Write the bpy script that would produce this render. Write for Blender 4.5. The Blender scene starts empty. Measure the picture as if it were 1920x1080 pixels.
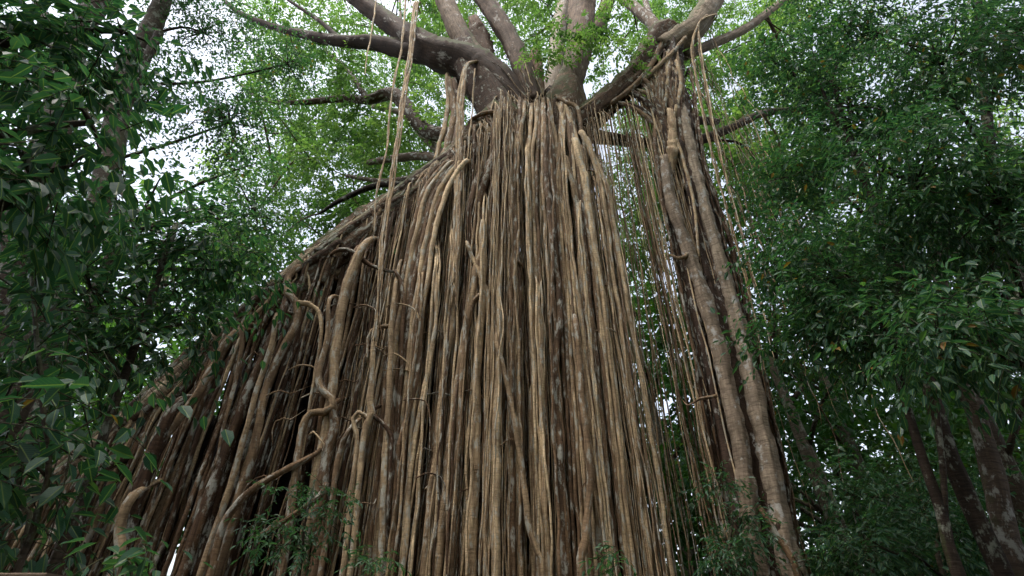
import bpy, math, random
import numpy as np

rng = np.random.default_rng(11)
random.seed(11)
scene = bpy.context.scene
COL = scene.collection

# ------------------------------------------------------------------ camera, sky, sun, exposure
PITCH = math.radians(35.0)
CAM = np.array((0.0, 0.0, 1.7))
F = 960.0                                        # focal length in pixels of a 1920 wide frame (18 mm)
cam = bpy.data.objects.new('camera', bpy.data.cameras.new('camera'))
COL.objects.link(cam)
cam.location = CAM
cam.rotation_euler = (math.radians(90) + PITCH, 0, 0)
cam.data.lens = 18.0
cam.data.sensor_width = 36.0
cam.data.clip_end = 2000.0
scene.camera = cam

SUN_EL, SUN_AZ = math.radians(70), math.radians(225)      # azimuth clockwise from +Y: high, behind the camera
world = bpy.data.worlds.new('World')
scene.world = world
world.use_nodes = True
wn = world.node_tree.nodes
wl = world.node_tree.links
bg = wn['Background']
sky = wn.new('ShaderNodeTexSky')
sky.sky_type = 'NISHITA'
sky.sun_disc = False
sky.sun_elevation = SUN_EL
sky.sun_rotation = SUN_AZ
sky.dust_density = 4.0
sky.air_density = 1.0
hs = wn.new('ShaderNodeHueSaturation')            # an overcast: the same sky with most of its blue gone
hs.inputs['Saturation'].default_value = 0.5
wl.new(sky.outputs[0], hs.inputs['Color'])
wl.new(hs.outputs[0], bg.inputs['Color'])
bg.inputs['Strength'].default_value = 0.15

sl = bpy.data.lights.new('sun', 'SUN')
sl.energy = 0.8
sl.angle = math.radians(14)
sl.color = (1.0, 0.96, 0.88)
so = bpy.data.objects.new('sun', sl)
COL.objects.link(so)
so.rotation_euler = (math.radians(90) - SUN_EL, 0, -SUN_AZ + math.pi)
so.location = (0, -10, 40)

scene.view_settings.view_transform = 'Standard'
scene.view_settings.look = 'None'
scene.view_settings.exposure = 1.58
scene.view_settings.gamma = 1.0
scene.render.engine = 'CYCLES'
cy = scene.cycles
cy.max_bounces = 6
cy.diffuse_bounces = 3
cy.glossy_bounces = 2
cy.transmission_bounces = 3
cy.caustics_reflective = False
cy.caustics_refractive = False
cy.use_denoising = True

# ------------------------------------------------------------------ helpers
CP, SP = math.cos(PITCH), math.sin(PITCH)

def pix(px, py, Y):
    """the point at distance Y into the scene that the photograph shows at pixel px, py"""
    u, v = (px - 960) / F, (540 - py) / F
    d = np.array((u, CP - v * SP, SP + v * CP))
    return CAM + d * (Y / d[1])

def mpp(px, py, Y):
    """metres per photograph pixel at that point"""
    v = (540 - py) / F
    return Y / (CP - v * SP) / F

def nrm(a):
    return a / np.maximum(np.linalg.norm(a, axis=-1, keepdims=True), 1e-9)

def resample(pts, rad, step):
    """Catmull-Rom through the points, about one sample every step metres"""
    pts = np.asarray(pts, float)
    rad = np.asarray(rad, float)
    n = len(pts)
    if n == 2:
        k = max(2, int(np.linalg.norm(pts[1] - pts[0]) / step) + 1)
        t = np.linspace(0, 1, k)[:, None]
        return pts[0] * (1 - t) + pts[1] * t, rad[0] * (1 - t[:, 0]) + rad[1] * t[:, 0]
    P = np.vstack([2 * pts[0] - pts[1], pts, 2 * pts[-1] - pts[-2]])
    R = np.concatenate([[rad[0]], rad, [rad[-1]]])
    op, orr = [], []
    for i in range(n - 1):
        p0, p1, p2, p3 = P[i:i + 4]
        L = np.linalg.norm(p2 - p1)
        k = max(1, int(round(L / step)))
        t = (np.arange(k) / k)[:, None]
        op.append(0.5 * ((2 * p1) + (p2 - p0) * t + (2 * p0 - 5 * p1 + 4 * p2 - p3) * t**2 + (3 * p1 - p0 - 3 * p2 + p3) * t**3))
        orr.append(R[i + 1] * (1 - t[:, 0]) + R[i + 2] * t[:, 0])
    op.append(pts[-1:])
    orr.append(rad[-1:])
    return np.vstack(op), np.concatenate(orr)

class Mesh:
    """collects tubes and leaves and links them as ONE mesh object"""
    def __init__(self):
        self.v, self.tc, self.tint, self.loops, self.tot = [], [], [], [], []
        self.n = 0

    def add(self, v, faces_list, tc, tint):
        v = np.asarray(v, np.float32)
        self.v.append(v)
        self.tc.append(np.asarray(tc, np.float32))
        self.tint.append(np.broadcast_to(np.asarray(tint, np.float32), (len(v),)))
        for f in faces_list:
            f = np.asarray(f, np.int32)
            if len(f):
                self.loops.append((f + self.n).ravel())
                self.tot.append(np.full(len(f), f.shape[1], np.int32))
        self.n += len(v)

    def tube(self, pts, rad, sides=8, step=0.3, knob=0.10, flute=0.0, tint=0.5, jag=False, nflute=5, raw=False):
        if not raw:
            pts, rad = resample(pts, rad, step)
        n = len(pts)
        if n < 2:
            return
        T = np.gradient(pts, axis=0)
        T = nrm(T)
        ref = np.array((0.0, 1.0, 0.0)) if abs(T[0][1]) < 0.8 else np.array((1.0, 0, 0))
        N = np.zeros_like(pts)
        a = np.cross(T[0], ref)
        a /= np.linalg.norm(a) + 1e-9
        for i in range(n):
            a = a - T[i] * a.dot(T[i])
            a /= np.linalg.norm(a) + 1e-9
            N[i] = a
        B = np.cross(T, N)
        th = np.arange(sides) / sides * 2 * math.pi
        s = np.concatenate([[0], np.cumsum(np.linalg.norm(np.diff(pts, axis=0), axis=1))])
        r = rad[:, None] * np.ones(sides)[None]
        if knob:
            ph = rng.uniform(0, 6.28, 6)
            wl_ = 1.0 / np.maximum(rad.mean() * 9, 0.18)
            k1 = np.sin(s * 6.28 * wl_ + ph[0]) + 0.7 * np.sin(s * 6.28 * wl_ * 2.3 + ph[1])
            r = r * (1 + knob * 0.35 * k1[:, None])
            r = r * (1 + knob * 0.55 * np.sin(2 * th[None] + ph[2] + s[:, None] * 1.1) * np.sin(s[:, None] * 2.1 + ph[3]))
            r = r * (1 + knob * rng.normal(0, 0.45, r.shape))
        if flute:
            for q in range(3):
                k = nflute + q * 3
                tw = rng.uniform(-0.25, 0.25)
                r = r * (1 + flute / (1 + 0.5 * q) * np.sin(k * th[None] + rng.uniform(0, 6.28) + tw * s[:, None] + 0.8 * np.sin(s[:, None] * 0.9 + q)))
        if jag:
            j = rng.uniform(0.0, 1.0, sides)
        V = pts[:, None] + r[..., None] * (np.cos(th)[None, :, None] * N[:, None] + np.sin(th)[None, :, None] * B[:, None])
        if jag:
            V[-1] += T[-1][None] * (j[:, None] * rad[-1] * 2.2)
            V[-2] += T[-1][None] * (j[:, None] * rad[-1] * 0.6)
        off = rng.uniform(-50, 50, 3)
        tc = np.empty((n, sides, 3))
        tc[..., 0] = np.cos(th)[None] * r
        tc[..., 1] = np.sin(th)[None] * r
        tc[..., 2] = s[:, None]
        tc += off
        i = np.arange(n - 1)[:, None] * sides
        j0 = np.arange(sides)[None]
        j1 = (j0 + 1) % sides
        quads = np.stack([i + j0, i + j1, i + sides + j1, i + sides + j0], -1).reshape(-1, 4)
        caps = [np.array([list(range(sides))[::-1]]), np.array([[(n - 1) * sides + q for q in range(sides)]])]
        self.add(V.reshape(-1, 3), [quads] + caps, tc.reshape(-1, 3), tint)

    def leaves(self, base, d, nn, L, W, detail, tint, curl=0.25):
        """leaf blades: base point, direction, face normal, length, width"""
        m = len(base)
        if not m:
            return
        d = nrm(d)
        side = nrm(np.cross(nn, d))
        up = np.cross(d, side)
        L = L[:, None]
        W = W[:, None]
        c = curl * rng.uniform(0.2, 1.3, (m, 1))
        if detail == 2:
            prof = [(0.0, 0, 0), (.28, .46, 1), (.62, .40, 1), (1.0, 0, 0)]
            def P(t, w, lift):
                return base + d * L * t + side * W * w + up * (lift * W - c * L * t * t * 0.6)
            f = 0.16
            v = np.stack([P(0, 0, 0), P(.26, -.44, f), P(.24, 0, 0), P(.26, .44, f),
                          P(.60, -.40, f), P(.58, 0, 0), P(.60, .40, f), P(.86, -.12, .04), P(.86, .12, .04), P(1, 0, 0)], 1)
            uv = np.array([(0, 0), (.26, -.5), (.24, 0), (.26, .5), (.6, -.45), (.58, 0), (.6, .45), (.86, -.15), (.86, .15), (1, 0)])
            o = (np.arange(m) * 10)[:, None]
            tri = np.concatenate([o + np.array(q)[None] for q in ((0, 2, 1), (0, 3, 2), (5, 8, 7), (7, 8, 9))])
            quad = np.concatenate([o + np.array(q)[None] for q in ((1, 2, 5, 4), (2, 3, 6, 5))])
            tri2 = np.concatenate([o + np.array(q)[None] for q in ((4, 5, 7), (5, 6, 8))])
            faces = [tri, tri2, quad]
            k = 10
        else:
            def P(t, w, lift):
                return base + d * L * t + side * W * w + up * (lift * W - c * L * t * t * 0.6)
            v = np.stack([P(0, 0, 0), P(.45, -.48, .14), P(.45, .48, .14), P(1, 0, 0)], 1)
            uv = np.array([(0, 0), (.45, -.5), (.45, .5), (1, 0)])
            o = (np.arange(m) * 4)[:, None]
            faces = [np.concatenate([o + np.array(q)[None] for q in ((0, 2, 1), (1, 2, 3))])]
            k = 4
        tc = np.zeros((m, k, 3))
        tc[..., :2] = uv[None]
        tc[..., 2] = rng.uniform(0, 1, (m, 1))
        self.add(v.reshape(-1, 3), faces, tc.reshape(-1, 3), np.repeat(tint, k))

    def build(self, name, mat, parent=None, smooth=True):
        me = bpy.data.meshes.new(name)
        if self.n:
            v = np.concatenate(self.v)
            if parent is not None:
                v = v - np.array(parent.location, np.float32)
            loops = np.concatenate(self.loops)
            tot = np.concatenate(self.tot)
            me.vertices.add(len(v))
            me.vertices.foreach_set('co', np.ascontiguousarray(v, np.float32).ravel())
            me.loops.add(len(loops))
            me.loops.foreach_set('vertex_index', loops)
            me.polygons.add(len(tot))
            st = np.concatenate([[0], np.cumsum(tot)[:-1]]).astype(np.int32)
            me.polygons.foreach_set('loop_start', st)
            me.polygons.foreach_set('loop_total', tot)
            me.polygons.foreach_set('use_smooth', np.full(len(tot), smooth, bool))
            me.update(calc_edges=True)
            a = me.attributes.new('tc', 'FLOAT_VECTOR', 'POINT')
            a.data.foreach_set('vector', np.concatenate(self.tc).astype(np.float32).ravel())
            a = me.attributes.new('tint', 'FLOAT', 'POINT')
            a.data.foreach_set('value', np.concatenate(self.tint).astype(np.float32))
            me.validate()
        me.materials.append(mat)
        o = bpy.data.objects.new(name, me)
        COL.objects.link(o)
        o.parent = parent
        return o

def thing(name, label, cat, loc, group=None):
    o = bpy.data.objects.new(name, None)
    COL.objects.link(o)
    o.location = tuple(float(q) for q in loc)
    o.empty_display_size = 0.3
    o['label'] = label
    o['category'] = cat
    if group:
        o['group'] = group
    return o

# ------------------------------------------------------------------ materials
def node(nt, t, **kw):
    n = nt.nodes.new(t)
    for k, v in kw.items():
        setattr(n, k, v)
    return n

def ramp(nt, src, stops):
    r = nt.nodes.new('ShaderNodeValToRGB')
    e = r.color_ramp.elements
    while len(e) < len(stops):
        e.new(0.5)
    for q, (p, c) in zip(e, stops):
        q.position = p
        q.color = (*c, 1) if len(c) == 3 else c
    nt.links.new(src, r.inputs[0])
    return r.outputs[0]

def mix(nt, fac, a, b, mode='MIX'):
    m = nt.nodes.new('ShaderNodeMix')
    m.data_type = 'RGBA'
    m.blend_type = mode
    for s, x in ((m.inputs[0], fac), (m.inputs[6], a), (m.inputs[7], b)):
        if hasattr(x, 'is_linked'):
            nt.links.new(x, s)
        elif isinstance(x, (int, float)):
            s.default_value = x
        else:
            s.default_value = (*x, 1)
    return m.outputs[2]

def noise(nt, vec, scale, detail=4, rough=0.55, vscale=None):
    if vscale is not None:
        mp = nt.nodes.new('ShaderNodeMapping')
        mp.inputs['Scale'].default_value = vscale
        nt.links.new(vec, mp.inputs[0])
        vec = mp.outputs[0]
    n = nt.nodes.new('ShaderNodeTexNoise')
    n.inputs['Scale'].default_value = scale
    n.inputs['Detail'].default_value = detail
    n.inputs['Roughness'].default_value = rough
    nt.links.new(vec, n.inputs['Vector'])
    return n.outputs[0]

def bark(name, dark, light, lichen=0.5, lichen_col=(0.36, 0.36, 0.30), moss=0.0, ring=1.0, bump=0.6, lsc=(5, 5, 3.2)):
    m = bpy.data.materials.new(name)
    m.use_nodes = True
    nt = m.node_tree
    b = nt.nodes['Principled BSDF']
    b.inputs['Roughness'].default_value = 0.85
    b.inputs['Specular IOR Level'].default_value = 0.25
    at = node(nt, 'ShaderNodeAttribute', attribute_name='tc')
    ti = node(nt, 'ShaderNodeAttribute', attribute_name='tint')
    v = at.outputs['Vector']
    n1 = noise(nt, v, 1.0, 5, 0.6, (14, 14, 1.6))          # streaks along the wood
    n2 = noise(nt, v, 1.0, 3, 0.6, (4, 4, 26))             # rings across it
    n3 = noise(nt, v, 1.3, 4, 0.6)                         # broad patches
    c = mix(nt, ramp(nt, n1, [(0.3, (0, 0, 0)), (0.7, (1, 1, 1))]), dark, light)
    c = mix(nt, ramp(nt, n2, [(0.38, (0.65 * ring,) * 3), (0.52, (0, 0, 0))]), c, tuple(q * 0.45 for q in dark))
    c = mix(nt, ramp(nt, n3, [(0.35, (0.55,) * 3), (0.6, (0, 0, 0))]), c, tuple(q * 0.8 for q in dark))
    # each root's tone, reddish brown to grey tan; lowest tints also paint gap shade
    c = mix(nt, 1.0, c, ramp(nt, ti.outputs['Fac'], [(0.0, (0.10, 0.062, 0.048)), (0.3, (0.28, 0.19, 0.145)), (0.55, (0.70, 0.55, 0.44)), (0.8, (1.5, 1.37, 1.17)), (1.0, (2.25, 2.14, 1.9))]), 'MULTIPLY')
    if lichen:
        n4 = noise(nt, v, 1.0, 6, 0.7, lsc)
        c = mix(nt, ramp(nt, n4, [(0.60 - 0.10 * lichen, (0, 0, 0)), (0.66 - 0.08 * lichen, (0.75, 0.75, 0.75))]), c, lichen_col)
    if moss:
        g = node(nt, 'ShaderNodeNewGeometry')
        sx = node(nt, 'ShaderNodeSeparateXYZ')
        nt.links.new(g.outputs['Normal'], sx.inputs[0])
        n5 = noise(nt, v, 1.6, 5, 0.7)
        ad = node(nt, 'ShaderNodeMath', operation='MULTIPLY_ADD')
        nt.links.new(n5, ad.inputs[0])
        ad.inputs[1].default_value = 1.4
        nt.links.new(sx.outputs[2], ad.inputs[2])
        c = mix(nt, ramp(nt, ad.outputs[0], [(0.95, (0, 0, 0)), (1.0, (moss,) * 3)]), c, (0.055, 0.065, 0.022))
    nt.links.new(c, b.inputs['Base Color'])
    bm = node(nt, 'ShaderNodeBump')
    bm.inputs['Strength'].default_value = bump
    bm.inputs['Distance'].default_value = 0.03
    ad = node(nt, 'ShaderNodeMath', operation='ADD')
    nt.links.new(n1, ad.inputs[0])
    nt.links.new(n2, ad.inputs[1])
    nt.links.new(ad.outputs[0], bm.inputs['Height'])
    nt.links.new(bm.outputs[0], b.inputs['Normal'])
    return m

def leafmat(name, stops, trans=0.35, rough=0.38, veins=True, spec=0.5, tcol=None):
    """stops: leaf colours along the tint; the light that passes through is yellower"""
    m = bpy.data.materials.new(name)
    m.use_nodes = True
    nt = m.node_tree
    b = nt.nodes['Principled BSDF']
    out = nt.nodes['Material Output']
    at = node(nt, 'ShaderNodeAttribute', attribute_name='tc')
    ti = node(nt, 'ShaderNodeAttribute', attribute_name='tint')
    c = ramp(nt, ti.outputs['Fac'], stops)
    if veins:
        sx = node(nt, 'ShaderNodeSeparateXYZ')
        nt.links.new(at.outputs['Vector'], sx.inputs[0])
        ab = node(nt, 'ShaderNodeMath', operation='ABSOLUTE')
        nt.links.new(sx.outputs[1], ab.inputs[0])
        rib = ramp(nt, ab.outputs[0], [(0.02, (1, 1, 1)), (0.06, (0, 0, 0))])
        ma = node(nt, 'ShaderNodeMath', operation='MULTIPLY_ADD')       # side veins: bands of u - 0.6|v|
        nt.links.new(ab.outputs[0], ma.inputs[0])
        ma.inputs[1].default_value = -0.6
        nt.links.new(sx.outputs[0], ma.inputs[2])
        fr = node(nt, 'ShaderNodeMath', operation='SINE')
        mu = node(nt, 'ShaderNodeMath', operation='MULTIPLY')
        nt.links.new(ma.outputs[0], mu.inputs[0])
        mu.inputs[1].default_value = 55.0
        nt.links.new(mu.outputs[0], fr.inputs[0])
        c = mix(nt, rib, c, (0.16, 0.22, 0.07))
        c = mix(nt, ramp(nt, fr.outputs[0], [(0.7, (0, 0, 0)), (1.0, (0.35,) * 3)]), c, (0.10, 0.17, 0.06))
    nt.links.new(c, b.inputs['Base Color'])
    b.inputs['Roughness'].default_value = rough
    b.inputs['Specular IOR Level'].default_value = spec * .85
    tr = node(nt, 'ShaderNodeBsdfTranslucent')
    nt.links.new(mix(nt, 1.0, c, tcol or (2.0, 2.3, 0.9), 'MULTIPLY'), tr.inputs['Color'])
    mx = node(nt, 'ShaderNodeMixShader')
    mx.inputs[0].default_value = trans
    nt.links.new(b.outputs[0], mx.inputs[1])
    nt.links.new(tr.outputs[0], mx.inputs[2])
    nt.links.new(mx.outputs[0], out.inputs['Surface'])
    return m

M_ROOT = bark('fig_root_bark', (0.115, 0.082, 0.056), (0.47, 0.375, 0.26), lichen=0.75, lichen_col=(0.44, 0.43, 0.37), ring=0.6, lsc=(6, 6, 2.6))
M_FIG = bark('fig_trunk_bark', (0.10, 0.072, 0.052), (0.27, 0.205, 0.15), lichen=0.45, moss=0.8, bump=0.9)
M_LIMB = bark('fig_limb_bark', (0.085, 0.068, 0.055), (0.36, 0.31, 0.26), lichen=0.15, lichen_col=(0.38, 0.35, 0.31), moss=0.7, ring=0.7, lsc=(2.2, 2.2, .9))
M_LEAN = bark('fig_ridge_bark', (0.13, 0.10, 0.075), (0.38, 0.32, 0.25), lichen=0.8, moss=0.9, bump=0.9)
M_PALE = bark('fig_pale_bark', (0.17, 0.155, 0.14), (0.36, 0.335, 0.305), lichen=0.7, lichen_col=(0.5, 0.5, 0.46), ring=0.4)
M_PILLAR = bark('fig_pillar_bark', (0.12, 0.098, 0.082), (0.34, 0.295, 0.25), lichen=0.5, lichen_col=(0.45, 0.44, 0.41), ring=0.9, lsc=(3.5, 3.5, 2.6))
M_CORE_SHADE = bark('fig_core_shade_bark', (0.025, 0.017, 0.013), (0.075, 0.050, 0.037), lichen=0.0)  # bark darkened toward black to stand for shade in the gaps
M_DEAD = bark('fig_dead_wood', (0.10, 0.065, 0.04), (0.36, 0.28, 0.20), lichen=0.2, ring=0.0, bump=1.0)
M_TREE = bark('tree_bark', (0.055, 0.048, 0.040), (0.15, 0.135, 0.115), lichen=0.6, lichen_col=(0.25, 0.26, 0.21), moss=0.5)
M_GREYTREE = bark('grey_tree_bark', (0.10, 0.09, 0.08), (0.24, 0.22, 0.20), lichen=0.7, lichen_col=(0.33, 0.33, 0.30), moss=0.3)
M_TWIG = bark('twig_bark', (0.06, 0.05, 0.035), (0.13, 0.11, 0.075), lichen=0.2)
M_RAIL = bark('rail_wood', (0.16, 0.13, 0.11), (0.30, 0.26, 0.23), lichen=0.0, ring=0.0)

G_DARK = [(0.0, (0.012, 0.042, 0.028)), (0.5, (0.026, 0.082, 0.050)), (0.86, (0.052, 0.130, 0.068)), (0.97, (0.08, 0.16, 0.045)), (1.0, (0.20, 0.09, 0.02))]
G_FIG = [(0.0, (0.042, 0.090, 0.030)), (0.6, (0.080, 0.140, 0.044)), (1.0, (0.135, 0.195, 0.060))]
G_BACK = [(0.0, (0.025, 0.070, 0.022)), (0.6, (0.045, 0.105, 0.030)), (1.0, (0.09, 0.145, 0.035))]
M_LEAF = leafmat('forest_leaf', G_DARK, trans=0.32, rough=0.44, spec=0.4, tcol=(1.7, 2.2, 1.1))
M_LEAF_FIG = leafmat('fig_leaf', G_FIG, trans=0.50, rough=0.45, veins=False, tcol=(1.8, 2.1, 1.1))
M_LEAF_BACK = leafmat('far_leaf', G_BACK, trans=0.45, rough=0.45, veins=False)

def litter_mat():
    m = bpy.data.materials.new('leaf_litter_ground')
    m.use_nodes = True
    nt = m.node_tree
    b = nt.nodes['Principled BSDF']
    b.inputs['Roughness'].default_value = 0.95
    tc = node(nt, 'ShaderNodeTexCoord')
    n1 = noise(nt, tc.outputs['Object'], 9.0, 6, 0.7)
    n2 = noise(nt, tc.outputs['Object'], 0.6, 4, 0.6)
    c = ramp(nt, n1, [(0.3, (0.02, 0.015, 0.01)), (0.55, (0.07, 0.048, 0.03)), (0.75, (0.13, 0.09, 0.05))])
    c = mix(nt, ramp(nt, n2, [(0.5, (0, 0, 0)), (0.62, (0.8,) * 3)]), c, (0.03, 0.05, 0.015))
    nt.links.new(c, b.inputs['Base Color'])
    bm = node(nt, 'ShaderNodeBump')
    bm.inputs['Strength'].default_value = 0.8
    nt.links.new(n1, bm.inputs['Height'])
    nt.links.new(bm.outputs[0], b.inputs['Normal'])
    return m

# ------------------------------------------------------------------ ground
def ground():
    n = 90
    g = np.linspace(-1, 1, n)
    g = np.sign(g) * np.abs(g)**2.2 * 400
    X, Yy = np.meshgrid(g, g)
    Z = 0.10 * np.sin(X * 0.7) * np.cos(Yy * 0.6) + 0.06 * np.sin(X * 1.9 + Yy * 1.3) - 0.05
    v = np.stack([X, Yy, Z], -1).reshape(-1, 3)
    i = np.arange(n - 1)[:, None] * n
    j = np.arange(n - 1)[None]
    q = np.stack([i + j, i + j + 1, i + n + j + 1, i + n + j], -1).reshape(-1, 4)
    m = Mesh()
    m.add(v, [q], v, 0.5)
    o = m.build('ground', litter_mat())
    o['kind'] = 'structure'
ground()

# ================================================================== THE FIG
fig = thing('curtain_fig_tree', 'giant strangler fig with a wide curtain of hanging aerial roots', 'fig tree', (1.0, 12.0, 0.0))
roots = []                      # (size, Mesh) of every root; the 100 that show largest become parts

def ppts(pts, Y):
    """pixels (x, y[, distance]) to points"""
    return [pix(p[0], p[1], p[2] if len(p) > 2 else Y) for p in pts]

def pr(pts, d, Y):
    """radii in metres from widths in pixels"""
    d = np.interp(np.linspace(0, 1, len(pts)), np.linspace(0, 1, len(d)), d) if hasattr(d, '__len__') else [d] * len(pts)
    return [0.5 * w * mpp(p[0], p[1], p[2] if len(p) > 2 else Y) for w, p in zip(d, pts)]

def wob(pts, amp, lam):
    """smooth sideways sway along a path"""
    s = np.concatenate([[0], np.cumsum(np.linalg.norm(np.diff(pts, axis=0), axis=1))])
    o = np.zeros_like(pts)
    for ax in (0, 1):
        for q in range(4):
            l = lam / (1 + 0.9 * q)
            o[:, ax] += amp / (1 + 0.8 * q) * np.sin(s * 6.28 / l * rng.uniform(0.7, 1.3) + rng.uniform(0, 6.28))
    return pts + o

def root_px(pts, d, Y, sides=8, sway=0.010, tint=None, ground_to=True, knob=0.11, emerge=True):
    """a root drawn through pixels; below its last pixel it goes straight down to the soil"""
    P = ppts(pts, Y)
    R = pr(pts, d, Y)
    if emerge:
        P.insert(0, P[0] + np.array((rng.normal(0, .08), .8, .55)))
        R.insert(0, R[0] * .4)
    if ground_to and P[-1][2] > 0:
        P.append(np.array((P[-1][0] + rng.normal(0, .03), P[-1][1] + rng.normal(0, .03), -0.15)))
        R.append(R[-1] * 1.15)
    p, r = resample(P, R, 0.16)
    p = wob(p, sway, 2.6)
    m = Mesh()
    m.tube(p, r, sides=sides, knob=knob, tint=rng.uniform(0.2, 0.9) if tint is None else tint, raw=True)
    roots.append((float(np.mean(r)) * min(len(p) * 0.16, 10), m))

def hang(top, diam, zend=-0.15, drift=(0, 0), sway=0.05, over=None, tint=None, sides=7, taper=1.0):
    """a root that hangs from a point straight down"""
    L = top[2] - zend
    n = max(4, int(L / 0.28))
    t = np.linspace(0, 1, n)
    p = np.empty((n, 3))
    p[:, 0] = top[0] + drift[0] * t
    p[:, 1] = top[1] + drift[1] * t
    p[:, 2] = top[2] - L * t
    w = wob(p, sway, 5.5)
    w = wob(w, sway * 0.12, 1.3)
    e = np.minimum(1, t * 8)[:, None]
    p = p * (1 - e) + w * e
    r = diam * 0.5 * (1 + (taper - 1) * t)
    if zend > 0.3:
        r = r * np.clip((1 - t) * 3 + 0.25, 0.25, 1)
    if over is not None:
        p = np.vstack([over, p])
        r = np.concatenate([np.linspace(r[0] * 0.3, r[0] * .95, len(over)), r])
    m = Mesh()
    m.tube(p, r, sides=sides, knob=0.11, tint=rng.uniform(0.1, 1.0) if tint is None else tint, raw=True)
    roots.append((diam * min(L, 9), m))

# ---- the leaning trunk: its path along the ridge (pixels), and its thickness
RIDGE = [(960, 250, 11.9), (850, 335, 11.7), (700, 440, 11.5), (600, 512, 11.4), (500, 590, 11.3), (380, 690, 11.2), (240, 815, 11.0), (60, 960, 10.8), (-160, 1120, 10.6)]
RIDGE_D = [120, 85, 90, 85, 75, 70, 70, 75, 85]
rp, rr = resample(ppts(RIDGE, 0), pr(RIDGE, RIDGE_D, 0), 0.2)
lean = Mesh()
lean.tube(rp, rr, sides=28, flute=0.10, knob=0.05, tint=0.5, raw=True, nflute=5)
for k in range(26):             # thick roots that have grown down along it and fused with it
    a, b = sorted(rng.uniform(0, 1, 2))
    if b - a < 0.2:
        b = min(1, a + 0.3)
    i0, i1 = int(a * (len(rp) - 1)), int(b * (len(rp) - 1))
    idx = np.linspace(i0, i1, max(4, (i1 - i0) // 4)).astype(int)
    ang = rng.uniform(-2.2, 0.9)
    pts, rad = [], []
    for q, i in enumerate(idx):
        T = nrm(rp[min(i + 1, len(rp) - 1)] - rp[max(i - 1, 0)])
        fr = np.array((0, -1.0, 0))
        fr = nrm(fr - T * fr.dot(T))
        up = np.cross(T, fr)
        up = up if up[2] > 0 else -up
        an = ang + rng.normal(0, .12) + 0.8 * q / len(idx) * (-1 if k % 2 else 1)
        pts.append(rp[i] + rr[i] * 0.95 * (fr * math.cos(an) + up * -math.sin(an)))
        rad.append(rng.uniform(0.07, 0.16))
    lean.tube(pts, rad, sides=10, step=0.18, knob=0.18, tint=rng.uniform(0.3, 0.9))
lean.build('leaning_trunk', M_LEAN, fig)

def ridge_at(t):
    f = t * (len(rp) - 1)
    i = min(int(f), len(rp) - 2)
    return rp[i] + (rp[i + 1] - rp[i]) * (f - i), rr[i]

# ---- main trunk: the body behind the curtain, its shade put into the colour, and the smooth muscular part at the top
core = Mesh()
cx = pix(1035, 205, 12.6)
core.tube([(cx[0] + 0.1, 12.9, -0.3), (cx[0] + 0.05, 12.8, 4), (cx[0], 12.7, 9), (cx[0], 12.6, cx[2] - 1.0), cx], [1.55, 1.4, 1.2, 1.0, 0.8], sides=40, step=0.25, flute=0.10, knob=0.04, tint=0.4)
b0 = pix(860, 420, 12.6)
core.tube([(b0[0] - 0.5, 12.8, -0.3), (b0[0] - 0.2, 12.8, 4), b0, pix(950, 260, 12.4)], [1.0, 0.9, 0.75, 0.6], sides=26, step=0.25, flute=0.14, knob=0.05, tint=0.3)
for px, py, Y, d in ((925, 330, 12.9, 120), (850, 430, 13, 90), (735, 500, 12.9, 130), (640, 560, 12.8, 120), (560, 610, 12.7, 90), (480, 690, 12.5, 60), (380, 780, 12.4, 50), (250, 860, 12.2, 60)):  # columns added behind to back the gaps, coloured as if in shade
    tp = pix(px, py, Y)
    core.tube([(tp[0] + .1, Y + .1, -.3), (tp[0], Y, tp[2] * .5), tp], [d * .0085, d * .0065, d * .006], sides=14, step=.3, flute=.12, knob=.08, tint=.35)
core.build('trunk', M_CORE_SHADE, fig)

up = Mesh()                      # the smooth, muscular collar where limbs and roots meet
up.tube(ppts([(865, 60, 12.0), (885, 125, 11.9), (925, 185, 11.8), (945, 245, 11.7), (915, 290, 11.5), (850, 335, 11.4)], 0), pr([(1, 125)] * 6, [30, 66, 74, 74, 60, 40], 12), sides=20, step=.15, flute=.07, knob=.04, tint=.35)
up.tube(ppts([(1000, 150, 11.9), (985, 200, 11.6), (965, 260, 11.4), (930, 330, 11.2), (895, 400, 11.1)], 0), pr([(1, 200)] * 5, [24, 50, 44, 30, 22], 11.6), sides=16, step=.15, flute=.08, knob=.06, tint=.4)
up.tube(ppts([(1068, 130, 12.0), (1064, 175, 11.95), (1058, 220, 11.9), (1050, 300, 11.9)], 0), pr([(1, 200)] * 4, [30, 66, 88, 96], 12), sides=20, step=.15, flute=.08, knob=.05, tint=.6)
for k in range(9):
    x0 = 945 + rng.uniform(-20, 20)
    y0 = 235 + rng.uniform(-15, 25)
    x1 = 830 - k * 22 + rng.uniform(-15, 15)
    y1 = 300 + (840 - x1) * .62 + rng.uniform(10, 55)
    up.tube(ppts([(x0, y0, 11.5), (x0 - 35, y0 + 30, 11.2), (.5 * (x0 + x1) - 10, .5 * (y0 + y1) - 4, 11.05), (x1, y1, 10.95), (x1 - 40, y1 + 70, 10.9)], 0), pr([(1, 300)] * 5, [26, 24, 20, 16, 10], 11), sides=10, step=.14, knob=.12, tint=rng.uniform(.2, .6))
up.build('root_collar', M_FIG, fig)

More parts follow.
